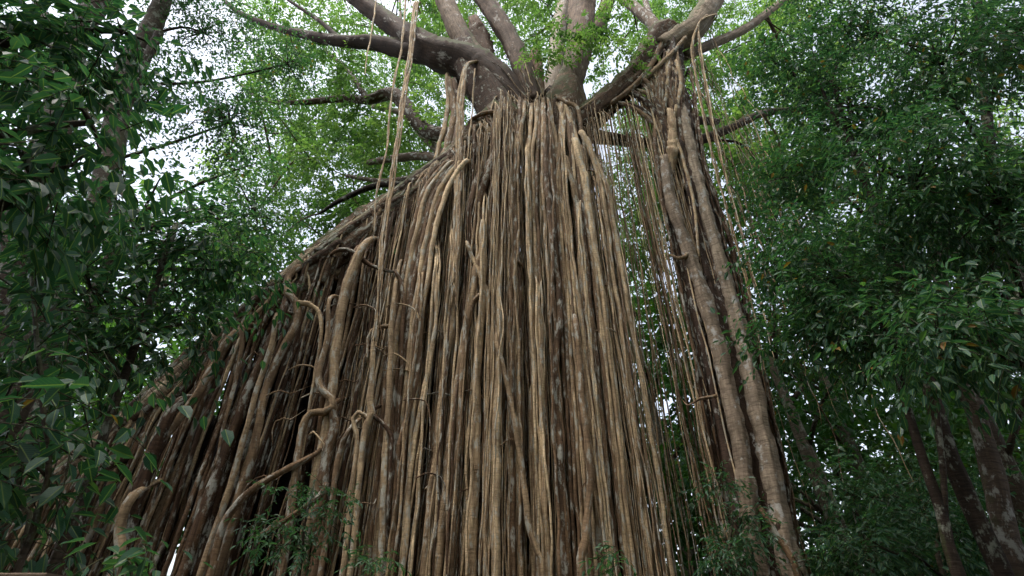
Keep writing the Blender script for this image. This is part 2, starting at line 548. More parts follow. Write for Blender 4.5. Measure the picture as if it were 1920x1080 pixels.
# ---- the pillar at the right: a dead host stem wrapped by fig stems
PIL = [(1250, 75, 11.6), (1258, 150, 11.5), (1268, 220, 11.4), (1292, 340, 11.3), (1340, 560, 11.2), (1388, 760, 11.1), (1430, 960, 11.0), (1456, 1085, 11.0)]
pil = Mesh()
def pillar(pts, d, **k):
    P, R = ppts(pts, 0), pr(pts, d, 0)
    P.append(np.array((P[-1][0] + .05, P[-1][1], -.2)))
    R.append(R[-1] * 1.15)
    pil.tube(P, R, step=.15, **k)
pillar(PIL, [44, 44, 46, 48, 56, 68, 78, 86], sides=34, flute=.15, knob=.12, tint=.25)
pillar([(1247, 296, 10.95), (1256, 370, 10.9), (1290, 470, 10.85), (1320, 560, 10.8), (1345, 645, 10.75), (1367, 740, 10.7), (1386, 825, 10.7), (1402, 930, 10.7), (1420, 1060, 10.65)], [20, 21, 23, 25, 27, 29, 30, 32, 34], sides=18, flute=.09, knob=.16, tint=.7)
pillar([(1275, 190, 11.2), (1288, 250, 11.0), (1308, 340, 10.95), (1338, 450, 10.9), (1364, 540, 10.85), (1388, 630, 10.8), (1412, 735, 10.75), (1437, 850, 10.7), (1462, 970, 10.7), (1488, 1085, 10.6)], [18, 21, 23, 25, 27, 29, 31, 34, 38, 42], sides=18, flute=.09, knob=.16, tint=.78)
pillar([(1240, 160, 11.2), (1236, 230, 11.1), (1258, 340, 11.1), (1300, 560, 11.0), (1340, 740, 11.0), (1372, 900, 10.9), (1395, 1060, 10.9)], [12, 16, 16, 15, 17, 20, 26], sides=12, flute=.05, knob=.12, tint=.3)
pillar([(1300, 300, 11.2), (1345, 420, 11.2), (1385, 560, 11.15), (1425, 740, 11.1), (1460, 900, 11.0), (1484, 1020, 11.0)], [8, 10, 11, 13, 15, 16], sides=10, flute=.05, knob=.12, tint=.35)
pil.build('pillar_trunk', M_PILLAR, fig)
dead = Mesh()
dead.tube(ppts([(1258, 330, 10.98), (1262, 280, 10.95), (1256, 215, 11.0)], 0), pr([(1, 250)] * 3, [12, 26, 16], 11), sides=9, step=.1, flute=.2, knob=.25, tint=.95, jag=True)
for k in range(16):
    x = 1238 + rng.uniform(-8, 42)
    y = rng.uniform(90, 200)
    dead.tube(ppts([(x, y, 11.05), (x + rng.uniform(-6, 6), y + 35, 10.98), (x + rng.uniform(-10, 12), y + rng.uniform(60, 120), 10.95)], 0), pr([(1, 150)] * 3, [5, 8, 3], 11), sides=6, step=.12, knob=.3, tint=rng.uniform(.1, .9))
dead.build('dead_wood', M_DEAD, fig)

# ---- limbs
LIMBS, LIMBR = [], []
def limb(pts, d, mat, sides=18, Y=12, flute=.05, knob=.06, tint=.5, name='limb', extra=(), jag=False):
    LIMBR.append(resample(ppts(pts, Y), pr(pts, d, Y), .3))
    LIMBS.append(resample(ppts(pts, Y), pr(pts, d, Y), .5)[0])
    m = Mesh()
    m.tube(ppts(pts, Y), pr(pts, d, Y), sides=sides, step=.18, flute=flute, knob=knob, tint=tint, jag=jag)
    for p2, d2 in extra:
        m.tube(ppts(p2, Y), pr(p2, d2, Y), sides=max(8, sides - 6), step=.2, flute=flute, knob=knob, tint=tint)
    return m.build(name, mat, fig)

limb([(985, 215, 11.5), (940, 160, 11.6), (880, 118, 11.8), (810, 98, 12.2), (755, 62, 12.6), (705, 25, 13.0), (640, -25, 13.4), (560, -80, 14)], [50, 64, 66, 58, 40, 34, 30, 24], M_LIMB, tint=.25, flute=.08)
limb([(820, 105, 12.1), (765, 96, 12.6), (700, 80, 13.2), (640, 77, 13.8), (575, 66, 14.6), (500, 46, 15.6), (430, 10, 16.6), (390, -50, 17.4)], [40, 36, 28, 22, 17, 12, 8, 4], M_LIMB, tint=.15, extra=[([(640, 77, 13.8), (600, 40, 14.4), (540, 0, 15)], [12, 8, 5])])
limb([(955, 195, 11.6), (910, 130, 11.7), (870, 80, 11.9), (845, 25, 12.2), (820, -40, 12.8), (800, -110, 13.4)], [38, 42, 38, 36, 34, 30], M_LIMB, tint=.6)
limb([(1005, 195, 11.4), (985, 140, 11.5), (960, 80, 11.8), (925, 25, 12.2), (890, -30, 12.8), (850, -100, 13.5)], [38, 38, 36, 34, 32, 28], M_LIMB, tint=.4, flute=.1)
limb([(1055, 215, 11.8), (1072, 150, 12.0), (1088, 80, 12.3), (1092, 0, 12.8), (1110, -80, 13.4)], [50, 46, 48, 50, 44], M_LIMB, tint=.55, extra=[([(1085, 90, 12.3), (1125, 40, 12.6), (1150, -30, 13)], [30, 28, 24])])
limb([(1030, 200, 12.6), (1040, 130, 13.2), (1048, 60, 14), (1062, -20, 15)], [30, 30, 28, 26], M_PALE, tint=.7)
limb([(960, 170, 13), (930, 125, 14), (860, 115, 15.5), (800, 90, 17)], [34, 26, 20, 14], M_PALE, tint=.45)
# the level limb that joins the pillar, and what rises from there
limb([(1075, 245, 11.7), (1115, 215, 11.5), (1165, 170, 11.4), (1205, 125, 11.4), (1240, 72, 11.5), (1262, 60, 11.5)], [60, 46, 44, 46, 52, 44], M_FIG, tint=.45, flute=.16, knob=.12)
limb([(1235, 95, 11.4), (1265, 75, 11.4), (1300, 55, 11.5), (1335, 0, 11.8), (1370, -70, 12.3)], [44, 46, 44, 42, 38], M_LIMB, tint=.75)
limb([(1245, 75, 11.6), (1222, 42, 11.8), (1195, 18, 12.2), (1150, -20, 13)], [30, 24, 20, 16], M_PALE, tint=.5, extra=[([(1222, 42, 11.8), (1210, 0, 12.2), (1205, -40, 12.6)], [12, 10, 8])])
limb([(1285, 105, 11.8), (1330, 85, 12.2), (1395, 55, 12.8), (1450, 15, 13.4), (1520, -40, 14.2)], [18, 18, 16, 13, 9], M_LIMB, tint=.7)
limb([(1260, 255, 12.4), (1310, 262, 12.8), (1370, 240, 13.2), (1430, 213, 13.6), (1500, 205, 14)], [24, 19, 16, 14, 10], M_LIMB, tint=.35)
limb([(1250, 235, 13), (1300, 226, 13.5), (1345, 228, 14)], [20, 18, 12], M_LIMB, tint=.3)
limb([(1110, 255, 12.4), (1160, 262, 12.6), (1210, 268, 12.8), (1260, 250, 12.9)], [26, 22, 18, 14], M_LIMB, tint=.4)
# limbs behind, pale against the sky
limb([(890, 250, 14), (800, 245, 15), (740, 178, 15.5), (690, 187, 16), (640, 185, 16.5), (540, 193, 17), (480, 180, 17.6), (430, 140, 18)], [30, 26, 26, 18, 14, 9, 6, 3], M_PALE, tint=.35, extra=[([(690, 187, 16), (650, 130, 16.6), (610, 95, 17.5)], [12, 9, 6])])
limb([(880, 330, 14.5), (810, 295, 15.2), (755, 295, 16), (690, 305, 17)], [24, 18, 15, 10], M_PALE, tint=.5)
limb([(850, 350, 14.8), (780, 335, 15.6), (720, 340, 16.5), (650, 330, 17.5)], [16, 13, 10, 7], M_PALE, tint=.4)
limb([(840, 300, 15), (790, 250, 16), (760, 215, 17), (700, 200, 18)], [18, 15, 12, 8], M_PALE, tint=.6)
limb([(820, 360, 14.2), (720, 345, 15.2), (640, 375, 16), (600, 400, 16.6)], [15, 12, 9, 5], M_TREE, tint=.2)
# broken stumps between the limbs
limb([(930, 170, 12), (912, 110, 12.1), (898, 60, 12.2), (893, 45, 12.2)], [34, 36, 30, 22], M_DEAD, tint=.35, flute=.16, knob=.15, name='broken_stump', jag=True, sides=12)
limb([(1010, 200, 11.6), (1008, 150, 11.7), (1004, 110, 11.7), (1003, 98, 11.7)], [26, 26, 24, 14], M_DEAD, tint=.5, flute=.12, knob=.12, name='broken_stump', jag=True, sides=12)

# ---- hanging roots
def over_path(top, back, rise):
    """the first stretch of a root: it leaves the wood it grows from in an arc"""
    sx = rng.normal(0, .10)
    u = np.linspace(1, .12, 6)
    return np.stack([top[0] + sx * u, top[1] + back * u**1.6, top[2] + rise * (1 - (1 - u)**2) * .9 + .02], -1)

def clusters(n, spread):
    """n positions 0..1 in loose bundles; each with its bundle's tone, depth and lean"""
    out = []
    while len(out) < n:
        c = (rng.uniform(0, 1), rng.uniform(0, 1), rng.uniform(0, 1), rng.normal(0, 1))
        for q in range(rng.integers(1, 6)):
            out.append((min(1, max(0, c[0] + rng.normal(0, spread))), min(1, max(0, c[1] + rng.normal(0, .34))), min(1, max(0, c[2] + rng.normal(0, .25))), c[3]))
    return out[:n]

def fill_ridge(n, t0, t1, d, dep, tint, hzr=(-.6, -.2)):
    for f, tn, dp, ln in clusters(n, .05 if t1 - t0 < .3 else .03):
        t = t0 + (t1 - t0) * f
        c, r = ridge_at(t)
        hz = rng.uniform(*hzr)
        y = c[1] - r * (dep[0] + (dep[1] - dep[0]) * dp) * (1 - .3 * abs(hz))
        top = np.array((c[0] + rng.normal(0, .05), y, c[2] + r * hz))
        dm = d[0] + (d[1] - d[0]) * rng.uniform(0, 1)**1.8 * (1.7 if rng.uniform() < .12 else 1)
        ze = -.15 if rng.uniform() < .86 else rng.uniform(1.5, 5)
        hang(top, dm, ze, (-.06 + ln * .14 + rng.normal(0, .08), rng.normal(-.1, .15)), sway=rng.uniform(.01, .04),
             over=over_path(top, r * rng.uniform(.5, .9), r * rng.uniform(.2, .7)) if dep[1] > .5 else None, tint=tint[0] + (tint[1] - tint[0]) * tn, sides=8 if dm > .09 else 6, taper=rng.uniform(.9, 1.5))

# the curtain under the leaning trunk: fine and dense beside the main trunk, thicker and sparser to the left
fill_ridge(48, .0, .05, (.016, .045), (1.0, 1.7), (.3, 1), (-.7, .3))
fill_ridge(76, .05, .16, (.018, .05), (1.0, 1.9), (.3, 1), (-1.1, -.3))
fill_ridge(40, .0, .18, (.04, .10), (-.3, .3), (0, .15))  # back row, tinted dark to paint shade between the strands
fill_ridge(85, .13, .34, (.018, .06), (.8, 1.5), (.3, 1), (-1.0, .1))
fill_ridge(30, .14, .40, (.05, .13), (-.8, .2), (0, .12))  # roots behind the front strands, shade put into their tint
fill_ridge(16, .32, .56, (.02, .075), (.7, 1.3), (.3, 1), (-1.0, -.3))
fill_ridge(34, .58, .80, (.025, .085), (.7, 1.3), (.3, .95), (-1.0, -.3))
fill_ridge(26, .5, .97, (.06, .17), (-.8, .2), (0, .12))  # left back row, dark tint stands for the shaded gaps
fill_ridge(50, .70, 1.0, (.03, .10), (.8, 1.3), (.35, 1), (-1.0, .0))

def flow_root(t, run, d, tn, a0, a1):
    """over the front of the leaning trunk, down along it, and off into the air"""
    n = 7
    P = []
    for q in range(n):
        u = q / (n - 1)
        c, r = ridge_at(min(.995, t + run * u))
        c2, _ = ridge_at(min(1, t + run * u + .02))
        T = nrm(c2 - c + 1e-6)
        fr = np.array((0, -1.0, 0))
        fr = nrm(fr - T * fr.dot(T))
        up = np.cross(T, fr)
        up = up if up[2] > 0 else -up
        an = a0 + (a1 - a0) * u + rng.normal(0, .06)
        P.append(c + (r * 1.02 + d * .25) * (fr * math.cos(an) + up * math.sin(an)))
    e = P[-1]
    g = nrm(P[-1] - P[-2])
    P.append(e + g * .25 + np.array((0, -.02, -.3)))
    P.append(e + g * .34 + np.array((0, -.03, -1.1)))
    x, y = P[-1][0] + rng.normal(0, .12), P[-1][1] + rng.normal(0, .12)
    P += [np.array((x, y, P[-1][2] * .55)), np.array((x + rng.normal(0, .08), y, -.15))]
    rad = np.interp(np.linspace(0, 1, len(P)), (0, .15, .6, 1), (.35, .9, 1, 1.15)) * d * .5
    p, r = resample(P, rad, .14)
    m = Mesh()
    m.tube(wob(p, .008, 2.6), r, sides=8, knob=.11, tint=tn, raw=True)
    roots.append((d * 9, m))
for k in range(64):
    t = rng.uniform(.0, .80)
    if .24 < t < .46 and k % 3:
        t = rng.uniform(.0, .24)
    flow_root(t, rng.uniform(.03, .13), rng.uniform(.045, .12), rng.uniform(.3, .95), rng.uniform(.1, 1.2), rng.uniform(-1.1, -.3))

def fill_line(n, x0, y0, x1, y1, Y, d, tint, sway=(.008, .03), jit=14, end=.12, drift=.12, back=.55, ends=(.8, 6), dy=0.0):
    L = np.linalg.norm(pix(x0, y0, Y[0]) - pix(x1, y1, Y[0]))
    for f, tn, dp, ln in clusters(n, .15 / L):
        px, py = x0 + (x1 - x0) * f, y0 + (y1 - y0) * f + rng.normal(0, jit * .6)
        top = pix(px, py, Y[0] + (Y[1] - Y[0]) * dp)
        dm = d[0] + (d[1] - d[0]) * rng.uniform(0, 1)**1.8 * (2.0 if rng.uniform() < .10 else 1)
        ze = -.15 if rng.uniform() > end else rng.uniform(*ends)
        hang(top, dm, ze, (ln * drift + rng.normal(0, drift * (2.5 if rng.uniform() < .2 else .5)), dy + rng.normal(0, drift)), sway=rng.uniform(*sway), over=over_path(top, back, rng.uniform(.25, .8)), tint=tint[0] + (tint[1] - tint[0]) * tn, sides=7 if dm > .08 else 6, taper=rng.uniform(.9, 1.25))

def vein(path, rad, L, d, tn, ang, drop=True):
    s_ = np.concatenate([[0], np.cumsum(np.linalg.norm(np.diff(path, axis=0), axis=1))])
    idx = [i for i in range(len(path)) if s_[i] < L][::-1][::2]
    P = []
    for i in idx:
        T = nrm(path[min(i + 1, len(path) - 1)] - path[max(i - 1, 0)])
        fr = np.array((0, -1.0, -.15))
        fr = nrm(fr - T * fr.dot(T))
        sd = np.cross(T, fr)
        ang += rng.normal(0, .10)
        P.append(path[i] + (rad[i] * .97 + d * .2) * (fr * math.cos(ang) + sd * math.sin(ang)))
    if len(P) < 3:
        return
    if drop:
        e = P[-1]
        x = e[0] + rng.normal(0, .12)
        P += [np.array((x, min(e[1] - .12, 11.0), e[2] - .5)), np.array((x + rng.normal(0, .1), 10.85, e[2] - 2.0)), np.array((x + rng.normal(0, .2), 10.6, e[2] * .45)), np.array((x + rng.normal(0, .25), 10.4, -.15))]
    rr_ = np.interp(np.linspace(0, 1, len(P)), (0, .2, 1), (.4, 1, 1.1)) * d * .5
    p, r = resample(P, rr_, .15)
    m = Mesh()
    m.tube(wob(p, .01, 2.0), r, sides=7, knob=.13, tint=tn, raw=True)
    roots.append((d * 9, m))
for li, n_, L_ in ((0, 7, 3.2), (2, 5, 2.6), (3, 6, 2.8), (4, 7, 2.6)):
    for k in range(n_):
        vein(*LIMBR[li], rng.uniform(.5, 1) * L_, rng.uniform(.025, .06), rng.uniform(.3, .9), rng.uniform(-1.1, 1.1))
for k in range(9):
    vein(*LIMBR[7], rng.uniform(2, 4.5), rng.uniform(.04, .10), rng.uniform(.2, .9), rng.uniform(-1.5, 1.5), False)

# the main curtain in front of the trunk
fill_line(58, 952, 206, 1010, 196, (10.9, 11.2), (.012, .036), (.3, 1.0), jit=22, back=.7, dy=-.5)
fill_line(70, 1010, 194, 1108, 226, (10.8, 11.15), (.012, .036), (.3, 1.0), jit=26, back=.8, dy=-.45)
fill_line(44, 950, 215, 1110, 225, (11.1, 11.6), (.03, .08), (.0, .22), dy=-.2)  # rear row before the core, toned dark as gap shade
fill_line(80, 950, 320, 1125, 345, (10.35, 10.75), (.010, .030), (.5, 1.0), jit=120, back=1.2)
fill_line(75, 950, 225, 1115, 235, (10.5, 10.9), (.010, .018), (.55, 1.0), jit=40, back=.9, dy=-.3, drift=.2)
fill_ridge(70, .0, .30, (.010, .020), (1.1, 1.7), (.55, 1.0), (-.9, -.2))
fill_line(30, 1080, 270, 1130, 330, (10.4, 10.8), (.02, .05), (.5, 1.0), jit=50, drift=.08, back=1.0)
for x, y, d, tn in ((905, 420, 15, .8), (965, 300, 10, .55), (990, 330, 8, .9), (1022, 260, 12, .4), (1062, 300, 13, .7), (1010, 560, 10, .85), (1085, 420, 9, .8), (850, 480, 11, .7), (820, 520, 9, .9), (790, 560, 10, .55)):
    q = (y + 850)                # thick roots among the fine ones, fused from several
    root_px([(x, y), (960 + (x - 960) * (q + 120) / q + rng.normal(0, 6), y + 120), (960 + (x - 960) * (q + 300) / q + rng.normal(0, 7), y + 300), (960 + (x - 960) * (q + 480) / q + rng.normal(0, 8), y + 480)], [d * .7, d, d, d * 1.15], rng.uniform(10.2, 10.5), sides=10, tint=tn, sway=.014)
    for k in range(3):
        o = rng.uniform(-.7, .7) * d
        root_px([(x + o * .6, y - 70, 11.0), (x + o, y - 20), (960 + (x + o * .8 - 960) * (q + 150) / q, y + 150), (960 + (x - o - 960) * (q + 420) / q, y + 420)], [2.5, 4, 5, 5], rng.uniform(10.1, 10.35), sides=6, tint=min(1, tn + .15), sway=.014)
for k in range(22):              # roots fanning out of the fork
    x0, y0 = rng.uniform(975, 1065), rng.uniform(180, 196)
    x1 = x0 + (x0 - 1015) * .55 + rng.normal(0, 26)
    g = rng.uniform(.9, 1.15)
    root_px([(x0, y0, 11.3), (x0 * .8 + x1 * .2, y0 + 22, 10.8), (x1 * .6 + x0 * .4, y0 + 70 * g, 10.5), (x1, 330 * g, 10.4), (960 + (x1 - 960) * 1.18, 540, 10.35), (960 + (x1 - 960) * 1.62, 1085, 10.3)], [7, 8, 8, 7, 7, 8], 10.4, sides=8, tint=rng.uniform(.3, 1), sway=.01)
root_px([(880, 228, 11.0), (902, 214, 10.8), (930, 210, 10.75), (958, 218, 10.7), (968, 250, 10.6), (966, 330, 10.5)], [6, 8, 8, 8, 7, 4], 10.7, ground_to=False, tint=.55)
root_px([(1042, 180, 11.1), (1062, 192, 10.75), (1082, 204, 10.7), (1092, 250, 10.6), (1096, 330, 10.5)], [6, 8, 8, 7, 4], 10.6, ground_to=False, tint=.6)

# thin cords from the level limb, the forest between them
fill_line(104, 1112, 232, 1245, 150, (10.9, 11.4), (.018, .046), (.55, 1.0), end=.3, ends=(1, 9))
fill_line(24, 1120, 268, 1262, 255, (11.6, 12.4), (.014, .035), (.1, .7), end=.3)
fill_line(14, 1232, 190, 1262, 200, (11.3, 11.9), (.03, .08), (.1, .6))
for k in range(20):              # the dark sheaf down the left of the pillar
    o = rng.uniform(-16, 14)
    root_px([(1236 + o * .6, 150 + rng.uniform(-30, 60), 11.2), (1238 + o * .7, 260), (1262 + o, 400), (1296 + o, 560), (1334 + o * 1.2, 750), (1366 + o * 1.4, 920), (1392 + o * 1.5, 1085)], [4, 6, 6, 6, 7, 8], rng.uniform(10.9, 11.2), sides=6, tint=rng.uniform(.05, .5), sway=.012)
for k in range(12):              # and the cords on its right
    o = rng.uniform(-6, 18)
    root_px([(1290 + o * .4, 150 + rng.uniform(-20, 80), 11.3), (1312 + o * .6, 300), (1352 + o, 440), (1388 + o, 580), (1426 + o, 740), (1462 + o, 900), (1496 + o, 1085)], [3, 4, 4, 4, 5, 5], rng.uniform(10.9, 11.3), sides=6, tint=rng.uniform(.1, .6), sway=.02)
for k in range(22):              # twisted wood where the pillar meets the level limb
    x, y = rng.uniform(1150, 1262), 0
    y = 215 - (x - 1110) * .95 + rng.uniform(-6, 30)
    x2 = rng.uniform(1228, 1282)
    y2 = rng.uniform(170, 290)
    root_px([(x, y, 11.2), (.6 * x + .4 * x2 + 6, .6 * y + .4 * y2 - 14), (.25 * x + .75 * x2 + 6, .3 * y + .7 * y2), (x2, y2 + 30), (x2 + 12, y2 + 110)], [5, 10, 10, 9, 5], rng.uniform(10.95, 11.15), sides=8, tint=rng.uniform(.1, .8), ground_to=False, sway=.012)
# lines on the far side of the pillar
fill_line(14, 1290, 110, 1335, 70, (11.4, 12.2), (.02, .04), (.3, .9), end=.8, sway=(.04, .1), ends=(5, 12))
fill_line(10, 1305, 262, 1420, 218, (12.6, 13.4), (.018, .035), (.3, .9), end=1, sway=(.04, .1), ends=(7, 14))

# roots of a shape of their own
R = root_px
R([(705, 447, 10.8), (688, 455, 10.5), (674, 472), (664, 500), (649, 540), (633, 634), (622, 728), (600, 860), (575, 1000), (560, 1090)], [8, 14, 17, 18, 18, 19, 20, 22], 10.3, sides=12, tint=.75)
R([(672, 462, 10.8), (660, 490, 10.5), (640, 560), (622, 660), (606, 760), (586, 900), (560, 1080)], [8, 9, 10, 11, 12], 10.4, sides=10, tint=.5)
R([(548, 540, 10.7), (532, 584), (493, 670), (474, 712), (423, 848), (370, 990), (340, 1080)], [12, 16, 17, 18, 20, 22], 10.3, sides=10, tint=.35)
R([(560, 568), (578, 570), (592, 578), (601, 596), (602, 634), (590, 700), (575, 800), (560, 900)], [9, 9, 8, 8, 7, 6, 5, 3], 10.25, ground_to=False, tint=.8)
R([(560, 500, 10.7), (542, 516, 10.5), (540, 549), (555, 566), (556, 603), (536, 642), (513, 693), (489, 770), (474, 848), (440, 960), (405, 1080)], [12, 14, 14, 15, 16, 15, 16, 18, 20], 10.3, sides=10, tint=.6)
R([(618, 560), (614, 634), (597, 700), (603, 730), (622, 747), (624, 763), (606, 773), (583, 774), (568, 800), (559, 852), (545, 950), (525, 1085)], [8, 10, 13, 14, 14, 14, 13, 12, 13, 14, 16], 10.15, sides=10, tint=.65, sway=.004)
R([(624, 760), (626, 800), (612, 850), (600, 950), (588, 1080)], [14, 18, 20, 22, 24], 10.25, sides=10, tint=.5)
R([(690, 790), (684, 778), (672, 773), (662, 784), (664, 800), (669, 822), (665, 870), (655, 960), (640, 1085)], [8, 9, 9, 9, 9, 9, 10, 11], 10.1, tint=.85, sway=.004)
R([(702, 620), (698, 700), (694, 755), (698, 775), (688, 796), (678, 850), (668, 960), (655, 1085)], [8, 10, 14, 14, 11, 11, 12], 10.1, tint=.8, sway=.006)
R([(698, 772), (715, 790), (728, 806), (735, 830), (730, 900), (724, 980)], [9, 8, 8, 7, 6, 4], 10.15, ground_to=False, tint=.3)
R([(660, 800), (640, 840), (628, 900), (612, 1000), (600, 1085)], [9, 10, 11, 12], 10.2, tint=.6)
R([(728, 612), (712, 613), (698, 620), (690, 634), (688, 680)], [7, 8, 7, 6, 3], 10.2, ground_to=False, tint=.7, sway=.004)
R([(752, 490, 10.7), (743, 525, 10.4), (738, 560), (733, 650), (728, 760), (720, 900), (710, 1085)], [6, 9, 10, 11, 12, 13, 14], 10.2, tint=.75)
R([(620, 478), (636, 468), (652, 468), (670, 478), (690, 494), (715, 505), (742, 510)], [6, 9, 9, 10, 9, 7, 5], 10.45, ground_to=False, tint=.35, sway=.004)
R([(742, 508), (752, 530), (756, 580), (752, 700), (745, 850)], [6, 8, 8, 7, 4], 10.4, ground_to=False, tint=.45)
for k in range(7):               # the sheaf that leans away from the collar
    o = k * 7 - 18
    R([(856 + o * .8, 306 - abs(o) * .2), (838 + o * .9, 322), (812 + o, 362), (793 + o, 430), (778 + o * 1.1, 505), (762 + o * 1.2, 600), (748 + o * 1.3, 720), (732 + o * 1.4, 900), (716 + o * 1.5, 1085)], [9, 11, 10, 10, 10, 10, 11, 12], 10.45 + rng.uniform(-.12, .12), tint=rng.uniform(.4, 1.0))
R([(909, 448), (903, 475), (894, 500), (882, 564), (874, 615), (859, 712), (847, 810), (835, 920), (820, 1085)], [10, 13, 15, 15, 15, 15, 16, 18], 10.3, sides=10, tint=.7)
R([(876, 455), (884, 480), (893, 502), (905, 530), (914, 552), (916, 640), (914, 800), (910, 1085)], [8, 9, 10, 9, 8, 8, 9], 10.25, tint=.8)
R([(906, 548), (892, 560), (880, 580), (871, 650), (860, 800), (846, 1085)], [9, 10, 11, 11, 12], 10.25, tint=.6)
R([(930, 290), (905, 350), (897, 392), (908, 430), (898, 480), (908, 528), (903, 600), (896, 760), (884, 1085)], [20, 18, 15, 14, 13, 12, 12, 14], 10.5, sides=10, tint=.45)
R([(900, 330), (880, 390), (878, 415), (888, 455), (884, 510), (892, 560)], [15, 14, 13, 12, 11, 9], 10.5, sides=10, tint=.4, ground_to=False)
R([(950, 280), (928, 350), (915, 400), (921, 450), (918, 560), (913, 720), (905, 1085)], [16, 14, 12, 11, 11, 12], 10.5, sides=10, tint=.55)
R([(1078, 262), (1085, 300), (1096, 335), (1102, 380), (1111, 450), (1126, 530), (1140, 640), (1160, 800), (1185, 1085)], [12, 15, 15, 14, 13, 12, 12, 12], 10.4, sides=10, tint=1.0)
R([(1090, 250), (1110, 290), (1136, 350), (1160, 480), (1182, 600), (1215, 780), (1262, 1085)], [12, 13, 11, 10, 9, 9], 10.5, tint=.9)
R([(1100, 260), (1122, 330), (1138, 420), (1150, 520), (1170, 640), (1190, 800), (1225, 1085)], [9, 10, 9, 8, 8, 8], 10.45, tint=.85)
R([(946, 390, 10.8), (940, 470, 10.4), (936, 560), (936, 672), (934, 738), (930, 815), (931, 880), (930, 956), (928, 1085)], [4, 7, 10, 13, 16, 17, 17, 18, 19], 10.15, sides=12, tint=.9)
R([(925, 560, 10.5), (930, 640), (944, 690), (967, 796), (978, 878), (990, 979), (1005, 1033), (1018, 1085)], [8, 9, 10, 11, 11, 11], 10.05, tint=.7)
R([(1080, 600), (1088, 700), (1098, 800), (1107, 878), (1103, 940), (1098, 1010), (1090, 1085)], [10, 12, 14, 15, 15, 16], 10.1, sides=10, tint=.6)
R([(980, 500), (968, 480), (972, 455), (966, 420), (958, 380)], [4, 8, 8, 9, 9], 10.3, ground_to=False, tint=.5)
R([(520, 590), (510, 640), (486, 720), (455, 830), (415, 960), (375, 1085)], [9, 10, 11, 12, 14], 10.2, tint=.75)
R([(460, 612), (452, 650), (440, 720), (425, 780), (400, 880)], [8, 9, 8, 7, 4], 10.2, ground_to=False, tint=.6)
R([(440, 625), (400, 690), (370, 740), (330, 790), (280, 860)], [16, 15, 14, 14, 12], 10.3, ground_to=False, tint=.6)
R([(606, 838, 10.3), (588, 852, 10.15), (560, 868), (500, 900), (455, 935), (420, 980), (400, 1050), (392, 1090)], [6, 9, 12, 14, 15, 15, 16], 10.05, sides=10, tint=.55)
R([(330, 760), (290, 850), (250, 950), (215, 1085)], [20, 24, 26, 28], 10.3, sides=12, tint=.2)
R([(190, 880), (150, 960), (110, 1085)], [26, 30, 34], 10.2, sides=12, tint=.15)
R([(250, 930), (225, 990), (210, 1085)], [16, 18, 20], 10.1, sides=10, tint=.7)
R([(480, 1010), (560, 960), (600, 930), (612, 905)], [8, 11, 12, 9], 10.0, ground_to=False, tint=.5)
R([(842, 150, 12.0), (852, 200, 11.9), (843, 260, 11.7), (826, 305, 11.5), (810, 340, 11.4)], [14, 15, 15, 14, 10], 11.7, ground_to=False, tint=.6)
R([(852, 150, 11.9), (862, 205, 11.8), (855, 255, 11.6), (842, 300, 11.4), (828, 345, 11.3)], [11, 12, 12, 11, 9], 11.6, ground_to=False, tint=.35)
R([(838, 140, 12.1), (840, 200, 12.0), (830, 250, 11.8), (815, 300, 11.6)], [8, 9, 9, 8], 11.8, ground_to=False, tint=.8)
for k in range(7):               # the rope bundle looped over the dark limb
    o = rng.uniform(-8, 8)
    R([(908 + o, 118, 11.2), (886 + o * .4, 116, 11.05), (872 + o * .5, 128, 10.9), (863 + o, 180, 10.7), (860 + o, 260, 10.5), (857 + o, 350, 10.3), (854 + o * .8, 450, 10.15), (848 + o, 540 + rng.uniform(-60, 200), 10.1)], [4, 5, 5, 5, 4.5, 4.5, 4, 2.5], 10.5, ground_to=False, tint=rng.uniform(.6, 1), sides=6)
R([(890, 130, 11), (886, 200, 10.9), (876, 300, 10.6), (868, 420, 10.4)], [3, 3, 3, 2], 10.5, ground_to=False, tint=.9, sides=6)
for k in range(2):               # long cords hanging in front of the leaning trunk
    o = rng.uniform(-5, 5)
    R([(762 + o, -10, 12.0), (752 + o, 90, 11.4), (735 + o, 170, 11.0), (724 + o, 280, 10.6), (706 + o, 360, 10.3), (700 + o, 440, 10.2)], [3, 3, 3, 3, 2.5, 2], 10.5, ground_to=False, tint=.8, sides=6)
for k in range(4):
    o = rng.uniform(-7, 7)
    R([(778 + o, 5, 12.0), (767 + o, 100, 11.4), (755 + o, 175, 11.0), (745 + o, 250, 10.6), (732 + o, 340, 10.3), (715 + o, 450, 10.1), (709 + o, 540, 10.0), (700 + o, 640, 10.0)], [3, 3.5, 3.5, 3.5, 3.5, 3.5, 3, 2], 10.5, ground_to=False, tint=rng.uniform(.5, .9), sides=6)
R([(708, -10, 12.4), (697, 60, 12), (690, 95, 11.8), (684, 140, 11.6)], [3, 3, 2.5, 2], 12, ground_to=False, tint=.9, sides=6)
for k in range(4):               # cords over the pillar's shoulder
    o = rng.uniform(-20, 20)
    R([(1330 + o, 28, 11.2), (1312, 42, 11.0), (1300 + o, 90, 11.0), (1318 + o, 200, 11.0), (1340 + o, 300, 10.9), (1372 + o, 420, 10.9), (1410 + o, 560, 10.8), (1440 + o, 690 + rng.uniform(-60, 140), 10.8)], [3, 3.5, 3.5, 3.5, 3, 3, 3, 2], 11, ground_to=False, tint=rng.uniform(.5, 1), sides=6)
R([(1268, 115, 11), (1276, 160, 10.95), (1262, 240, 10.9), (1282, 300, 10.8), (1300, 380, 10.75), (1312, 480, 10.7)], [7, 8, 8, 7, 6, 4], 10.9, ground_to=False, tint=.8)
R([(1150, 185, 11.2), (1205, 150, 11.0), (1250, 110, 10.95), (1285, 70, 11.1)], [7, 9, 9, 7], 11, ground_to=False, tint=.7)
